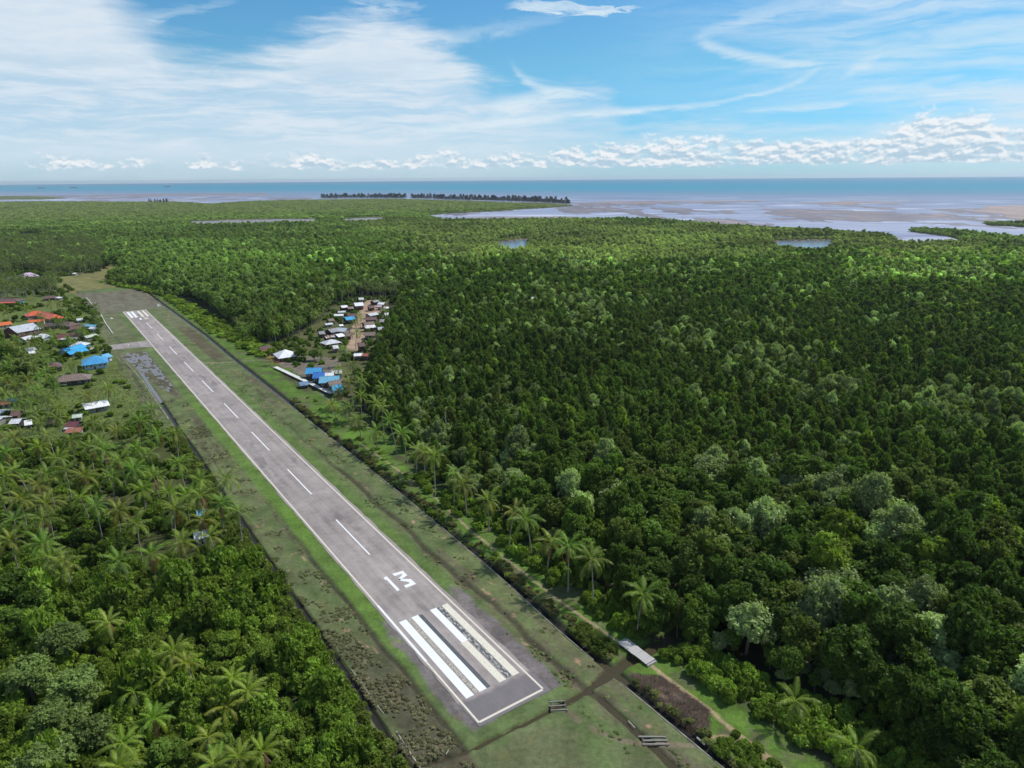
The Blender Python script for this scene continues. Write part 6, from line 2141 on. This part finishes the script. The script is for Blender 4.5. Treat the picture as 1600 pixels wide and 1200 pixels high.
Hs('dark roofed hut at the top right behind the yard', (581, 470.5), (590, 469), 6, 2.4, 1.1, 'gable', 'dark', 'grey', group=GR, stilts=.8, wins=1)
Hs('tall narrow red brown hut below the hamlet', (559, 537), (569, 536), 7, 3.6, 1.6, 'gable', 'dark', 'brown', group=GR, stilts=1.6, wins=1)
Hs('long shed with a white and red roof below the hamlet, its white half', (553, 553), (567, 552.5), 5, 2.6, .9, 'gable', 'dark', 'white', group=GR, stilts=.6, wins=2)
Hs('red half of the long shed below the hamlet', (567.2, 552.7), (577, 553.2), 5, 2.6, .9, 'gable', 'dark', 'rust', group=GR, stilts=.6, wins=1)
Hs('hut with a red and white striped eave at the forest edge', (405, 542), (425, 540), 8, 2.8, 1.4, 'hip', 'paleblue', 'brown', group=None, wins=2, porch=('rust+0.2', 1.6, -1))
Hs('white hipped roof house with maroon walls near the boardwalk', (430, 551), (461, 547), 13, 3.2, 3.2, 'hip', 'maroon', 'white', group=None, wins=3, over=1.0)
Hs('lone pale roofed hut deep in the mangrove forest', (829, 465.5), (842, 464.5), 9, 3.0, 1.6, 'gable', 'brown', 'white', group=None, stilts=6.5, wins=2)
for (a0, b0, a1, b1, w_, wl, rc_, lb) in ((595, 483, 603, 482.5, 5, 'dark', 'thatch', 'small brown roof at the right edge of the hamlet'), (600, 490, 609, 489, 5, 'grey', 'palegrey', 'pale roof second from the right edge of the hamlet'), (593, 500, 602, 499.5, 6, 'dark', 'grey', 'grey roof right of the dark brown one'),
                                          (590, 512, 599, 511.5, 6, 'grey', 'lightgrey', 'light grey roof right of the white and brown hut'), (583, 528, 592, 528, 6, 'dark', 'brown', 'brown roof below the right row'), (512, 499, 521, 498, 5, 'grey', 'thatch', 'dull roof left of the long white one'),
                                          (560, 466, 568, 465.5, 6, 'grey', 'palegrey', 'pale roof behind the largest white roofed hut'), (575, 479, 584, 478, 5, 'dark', 'brown', 'brown roof at the top of the right row'), (540, 522, 549, 521.5, 5, 'dark', 'thatch', 'brown roof at the lower end of the sandy yard'), (497, 519, 506, 518, 6, 'dark', 'grey', 'grey roof furthest left in the hamlet'),
                                          (519, 541, 528, 540, 6, 'grey', 'palegrey', 'pale roof below the large patched one'), (585, 541, 594, 541, 5, 'dark', 'grey', 'grey roof between the tall hut and the forest')):
    Hs(lb, (a0, b0), (a1, b1), w_, 2.5, 1.3, 'gable', wl, rc_, group=GR, stilts=.8, wins=1)
GP = 'stilt houses along the boardwalk'
Hs('light blue roofed stilt house nearest the head of the boardwalk', (478, 577), (504, 576), 9, 2.8, 2.0, 'gable', 'dark', 'blue', group=GP, stilts=1.6)
Hs('deep blue roofed stilt house next in line', (489, 584), (508, 583), 9, 2.8, 1.9, 'gable', 'dark', 'royalblue', group=GP, stilts=1.6)
Hs('large pale blue roofed stilt house in the middle', (499, 590.5), (531, 589), 10, 2.8, 2.1, 'gable', 'dark', 'paleblue', group=GP, stilts=1.6)
Hs('grey brown roofed stilt house after the pale blue one', (512, 598), (531, 595), 7, 2.6, 1.5, 'gable', 'brown', 'thatch', group=GP, stilts=1.6)
Hs('bright blue roofed stilt house at the end of the boardwalk', (518, 604), (534, 602), 8, 2.6, 1.5, 'gable', 'paleblue', 'brightblue', group=GP, stilts=1.6)
Hs('white roof behind the deep blue stilt house', (508, 583.5), (523, 583.5), 6, 2.6, 1.1, 'gable', 'red', 'white', group=GP, stilts=1.4, wins=1)
Hs('grey metal roof behind the boardwalk houses', (517, 580), (534, 578.5), 6, 2.6, 1.1, 'gable', 'grey', 'palegrey', group=GP, stilts=1.0, wins=2)
Hs('small dull blue hut on the runway side of the boardwalk', (468, 600), (481, 598.5), 5, 1.6, .7, 'shed', 'dark', 'steelblue', group=GP, stilts=.6, wins=1)


# ------------------------------------------------------------------ boardwalk on stilts
def boardwalk():
    a = Vector((*G(430, 573, 1.4), 0)); c = Vector((*G(518.5, 614.5, 1.4), 0))
    L = (c - a).length; yaw = math.atan2((c - a).y, (c - a).x)
    r = tag(empty('boardwalk', (a.x, a.y, 0), yaw), 'long whitewashed boardwalk on posts in front of the blue roofed stilt houses', 'boardwalk')
    W = 2.6
    b = MB()
    n = int(L / 0.5)
    for k in range(n):
        b.box(((k + .5) * L / n, random.uniform(-.05, .05), 1.4 + random.uniform(-.015, .015)), (L / n * 0.9, W + random.uniform(-.1, .1), 0.07))
    tag(b.build('deck_planks', M['whitewash'], r), kind='stuff')
    for s in (-1, 1):
        b = MB(); b.bar((0, s * W * .42, 1.28), (L, s * W * .42, 1.28), .14, .18); b.build('stringer', M['darkwood'], r)
    pm = MB(); pm.box((0, 0, .45), (.2, .2, 1.8)); pm = pm.mesh('post'); pm.materials.append(M['darkwood'])
    for k in range(int(L / 4) + 1):
        for s in (-1, 1):
            o = bpy.data.objects.new('post', pm); COL.objects.link(o); o.parent = r; o.location = (min(L - .2, k * 4), s * W * .42, 0)
    for x_, y1 in ((L * .62, 5.5), (L * .8, 5.0), (L * .88, 6.0)):
        b = MB()
        for q in range(8):
            b.box((x_ + 0, W / 2 + (q + .5) * y1 / 8, 1.4), (1.6, y1 / 8 * .9, .07))
        b.build('side_landing', M['whitewash'], r)
    # red gate at its head
    g = tag(empty('gate', (*G(433, 571, 1.4), 1.4), yaw), 'red painted gate with a sloping rail at the head of the boardwalk', 'gate')
    for s in (-1.2, 1.2):
        b = MB(); b.box((0, s, 1.1), (.22, .22, 2.2)); b.build('gate_post', M['redpaint'], g)
    b = MB(); b.bar((0, -1.5, 2.25), (0, 1.5, 2.25), .3, .3); b.build('lintel', M['redpaint'], g)
    for s in (-1.2, 1.2):
        b = MB(); b.bar((0, s, 2.0), (-3.4, s, .4), .2, .25); b.build('sloping_rail', M['redpaint'], g)


boardwalk()


# ------------------------------------------------------------------ footbridge over the canal
def footbridge():
    u0, u1, v0 = 1.2, -8.2, 43.6
    L = u0 - u1; W = 3.0
    r = tag(empty('footbridge', (*UV(u1, v0), 0.0), RW_YAW), 'pale plank footbridge carrying the dirt path over the brown canal', 'footbridge')
    n = 14
    for k in range(n):
        b = MB(); w = L / n
        b.box((0, 0, 0), (w * .93, W + random.uniform(-.12, .12), .09))
        o = b.build('plank', M['plank'], r); o.location = ((k + .5) * w, random.uniform(-.05, .05), .95 + random.uniform(-.02, .02)); o.rotation_euler = (random.uniform(-.01, .01), random.uniform(-.015, .015), random.uniform(-.012, .012))
    for s in (-1, 0, 1):
        b = MB(); b.bar((-.2, s * W * .4, .80), (L + .2, s * W * .4, .80), .22, .2); b.build('beam', M['darkwood'], r)
    for x_ in (1.2, L * .5, L - 1.2):
        for s in (-1, 1):
            b = MB(); b.tube([(x_, s * W * .42, -1.6), (x_, s * W * .42, .72)], [.16, .14], 7); b.build('pile', M['darkwood'], r)
    for x_ in (-.35, L + .35):
        b = MB(); b.box((x_, 0, .35), (.5, W * .95, 1.1)); b.build('abutment', M['concrete'], r)


footbridge()


def plank_crossing(label, ends, n, sp, wid, mat=None):
    (u0, v0), (u1, v1) = ends
    a = Vector((*UV(u0, v0), 0)); c = Vector((*UV(u1, v1), 0)); d = (c - a).normalized(); p = Vector((-d.y, d.x, 0))
    r = tag(empty('plank_crossing', ((a.x + c.x) / 2, (a.y + c.y) / 2, 0), math.atan2(d.y, d.x)), label, 'plank bridge', None)
    L = (c - a).length
    for k in range(n):
        b = MB(); b.box((random.uniform(-.3, .3), (k - (n - 1) / 2) * sp, .16), (L * random.uniform(.88, 1.05), wid, .14), random.uniform(-.03, .03)); b.build('plank', mat or M['oldplank'], r)
    for s in (-.42, .42):
        b = MB(); b.box((L * s, 0, .02), (.35, n * sp, .2)); b.build('sill_beam', M['darkwood'], r)


plank_crossing('three grey planks over the ditch at the bottom edge', ((-23.6, 25.0), (-26.8, 29.6)), 3, 1.0, .34)
plank_crossing('small plank frame over the canal near the runway corner', ((-5.0, 15.6), (-7.0, 18.9)), 3, 1.3, .22)


def log(label, pts, rad, mat='deadwood', name='fallen_log', cat='log', group=None):
    b = MB(); b.tube(pts, rad, 6)
    return tag(b.build(name, M[mat]), label, cat, group)


x, y = G(1055, 1085); log('short dark log lying in the burnt patch', [(x - .9, y + .6, .25), (x, y, .22), (x + .9, y - .7, .2)], [.16, .2, .17], 'darkwood')
x, y = G(987, 1128); log('thin pale pole lying along the muddy ditch', [(*G(982, 1127), .12), (*G(992, 1138), .12)], [.1, .08])
x, y = G(705, 1174); log('bleached stick on the grass by the canal corner', [(*G(697, 1179), .1), (*G(703, 1169), .1)], [.07, .05])
log('pale beam across the drain below the burnt patch', [(*G(1089, 1153), .1), (*G(1101, 1164), .1)], [.2, .2], 'plank')
log('weathered beam across the drain beside the palm row', [(*G(911, 1012), .15), (*G(925, 1006), .15)], [.2, .18], 'plank')

# stems and stubble of the burnt patch: nobody could count it
b = MB(); g_ = random.Random(5)
xs = [p[0] for p in P_BURNT]; ys = [p[1] for p in P_BURNT]
cnt = 0
while cnt < 2200:
    x, y = g_.uniform(min(xs), max(xs)), g_.uniform(min(ys), max(ys))
    if not inpoly(np.array([x]), np.array([y]), P_BURNT)[0]: continue
    cnt += 1
    hgt = g_.uniform(.3, 1.1); dx, dy = g_.uniform(-.7, .7), g_.uniform(-.7, .7); w = .05
    b.tri((x - w, y, 0), (x + w, y, 0), (x + dx, y + dy, hgt)); b.tri((x, y - w, 0), (x, y + w, 0), (x + dx, y + dy, hgt))
tag(b.build('dry_stems', M['burntstem']), 'dry brown and charred stems in the burnt patch', None, None, 'stuff')


# dead branches and snags
def snag(label, x, y, h, seed, spread=2.0, cat='dead tree', name='dead_tree'):
    g = random.Random(seed)
    r = tag(empty(name, (x, y, 0)), label, cat)
    b = MB(); top = Vector((g.uniform(-.6, .6), g.uniform(-.6, .6), h)); b.tube([(0, 0, -.3), tuple(top * .55 + Vector((.15, -.1, 0))), tuple(top)], [.2, .14, .05], 6); b.build('trunk', M['deadwood'], r)
    for k in range(6):
        t = g.uniform(.45, .95); p = top * t; an = g.uniform(0, 6.28); q = p + Vector((math.cos(an) * spread * (1.2 - t), math.sin(an) * spread * (1.2 - t), h * .16))
        b = MB(); b.tube([tuple(p), tuple(p.lerp(q, .5) + Vector((0, 0, .2))), tuple(q)], [.07, .05, .02], 5); b.build('branch', M['deadwood'], r)


for k, (px, py, h, lab) in enumerate([(697, 655, 15, 'bare forked snag rising behind the palm row'), (1375, 1050, 9, 'bare pale branches in the dark forest above the bottom corner'), (670, 605, 13, 'thin dead tree in the forest behind the stilt houses')]):
    x, y = G(px, py, h * .8); snag(lab, x, y, h, 60 + k)
dl = ['upper tangle of dead branches by the left drain', 'middle tangle of bleached branches by the left drain', 'curved bleached branch at the thicket edge', 'lowest tangle of dead branches at the thicket edge', 'dead branches poking from the hedge near the drain']
for k, (px, py) in enumerate([(528, 1075), (535, 1105), (548, 1140), (565, 1165), (510, 1050)]):
    x, y = G(px, py); g_ = random.Random(k + 70)
    r = tag(empty('dead_branches', (x, y, 1.2)), dl[k], 'dead branches')
    for q in range(9):
        an = g_.uniform(0, 6.28); L = g_.uniform(1.2, 3.0); p0 = Vector((g_.uniform(-.8, .8), g_.uniform(-.8, .8), g_.uniform(-.3, .4)))
        p1 = p0 + Vector((math.cos(an) * L * .5, math.sin(an) * L * .5, g_.uniform(.1, .7))); p2 = p0 + Vector((math.cos(an + .3) * L, math.sin(an + .3) * L, g_.uniform(0, 1.0)))
        b = MB(); b.tube([p0, p1, p2], [.07, .05, .02], 5); b.build('branch', M['deadwood'], r)


# low white walls along the overrun, a marker stone
def wallrun(label, pts):
    r = tag(empty('low_wall', (*G(*pts[0]), 0)), label, 'wall', 'low white walls by the overrun')
    o0 = Vector((*G(*pts[0]), 0))
    for k, (a, c) in enumerate(zip(pts, pts[1:])):
        p = Vector((*G(*a), 0)) - o0; q = Vector((*G(*c), 0)) - o0
        b = MB(); b.bar((p.x, p.y, .3), (q.x, q.y, .3), .45, .75); b.build('wall_panel', M['whitewash'], r)
        b = MB(); b.box((p.x, p.y, .4), (.7, .7, 1.0)); b.build('pier', M['whitewash'], r)


wallrun('short low white wall at the top of the overrun', [(135, 466), (139, 470.5), (143.5, 476)])
wallrun('long curving low white wall beside the overrun', [(158, 492.5), (161, 498), (164.5, 505), (170, 513), (176.5, 522)])
x, y = G(174, 498)
b = MB(); b.v = [(x - 2, y, 0), (x, y - 1.2, 0), (x + 2, y, 0), (x, y + 1.2, 0), (x - .8, y, .9), (x, y - .5, 1.0), (x + .9, y, .8), (x, y + .5, .9)]
b.f = [(0, 1, 5, 4), (1, 2, 6, 5), (2, 3, 7, 6), (3, 0, 4, 7), (4, 5, 6, 7)]
tag(b.build('marker_stone', M['whitewash']), 'small white marker stone on the grass near the far threshold', 'marker')
x, y = G(247, 478)
b = MB(); b.v = [(x - 3, y, 0), (x, y - 2, 0), (x + 3, y, 0), (x, y + 2, 0), (x - 1.2, y, 1.6), (x, y - .8, 1.5), (x + 1.0, y, 1.7), (x, y + .7, 1.5)]
b.f = [(0, 1, 5, 4), (1, 2, 6, 5), (2, 3, 7, 6), (3, 0, 4, 7), (4, 5, 6, 7)]
tag(b.build('boulder', M['stone']), 'grey white boulder at the far end of the drain', 'boulder')


# ships on the horizon
for px, lab in ((62, 'far ship nearest the left edge of the horizon'), (113, 'far ship second from the left on the horizon'), (260, 'far ship furthest right of the three on the horizon')):
    a0, _ = AE(px, 285)
    dist = 16000.0
    x, y = dist * math.sin(R(a0)), dist * math.cos(R(a0))
    r = tag(empty('cargo_ship', (x, y, -.8), -R(a0)), lab, 'ship', 'ships on the horizon')
    b = MB(); b.v = [(-55, -8, 0), (45, -8, 0), (62, 0, 0), (45, 8, 0), (-55, 8, 0), (-58, -9, 12), (48, -9, 12), (70, 0, 14), (48, 9, 12), (-58, 9, 12)]
    b.f = [(5, 6, 7, 8, 9)] + [(k, (k + 1) % 5, 5 + (k + 1) % 5, 5 + k) for k in range(5)]
    b.build('hull', M['burntstem'], r)
    b = MB(); b.box((-44, 0, 22), (16, 15, 20)); b.build('bridge_house', M['whitetrim'], r)
    b = MB(); b.box((-48, 0, 36), (5, 5, 8)); b.build('funnel', M['darkwood'], r)
    b = MB(); b.box((20, 0, 24), (1.5, 1.5, 24)); b.build('mast', M['darkwood'], r)


# palms standing between the houses take the nearest house into their label
bpy.context.view_layer.update()
_hs = [o for o in COL.objects if o.parent is None and o.name.split('.')[0] in ('village_house', 'village_hall', 'field_shed', 'terminal_building')]
_hp = [(float(PX(o.location.x, o.location.y, 3)[0]), float(PX(o.location.x, o.location.y, 3)[1]), o['label']) for o in _hs]
for o in [q for q in COL.objects if q.get('label', '').startswith('palm crowded')]:
    a, b = (float(q) for q in PX(o.location.x, o.location.y, 3))
    hx_, hy_, hl = min((h for h in _hp if len(h[2].replace('-', ' ').split()) <= 11), key=lambda h: math.hypot(h[0] - a, (h[1] - b) * 1.5))
    dx, dy = a - hx_, (b - hy_) * 1.5
    w = ('right of' if dx > 0 else 'left of') if abs(dx) > abs(dy) else ('in front of' if dy > 0 else 'behind')
    o['label'] = 'palm ' + w + ' the ' + hl
    o['group'] = 'palms ' + w + ' the ' + hl


# ------------------------------------------------------------------ sea air
def haze():
    m = bpy.data.materials.new('sea air')
    m.use_nodes = True
    t = m.node_tree; t.nodes.clear()
    o = t.nodes.new('ShaderNodeOutputMaterial'); v = t.nodes.new('ShaderNodeVolumePrincipled')
    v.inputs['Color'].default_value = (0.80, 0.90, 1.0, 1)
    v.inputs['Density'].default_value = HAZE
    v.inputs['Anisotropy'].default_value = 0.3
    t.links.new(v.outputs[0], o.inputs['Volume'])
    b = MB(); b.box((0, 0, (135 - 5.5) / 2), (90000, 90000, 135 + 5.5))
    tag(b.build('haze', m), 'thin sea haze over the land and water', None, None, 'stuff')


HAZE = 2.6e-5
haze()
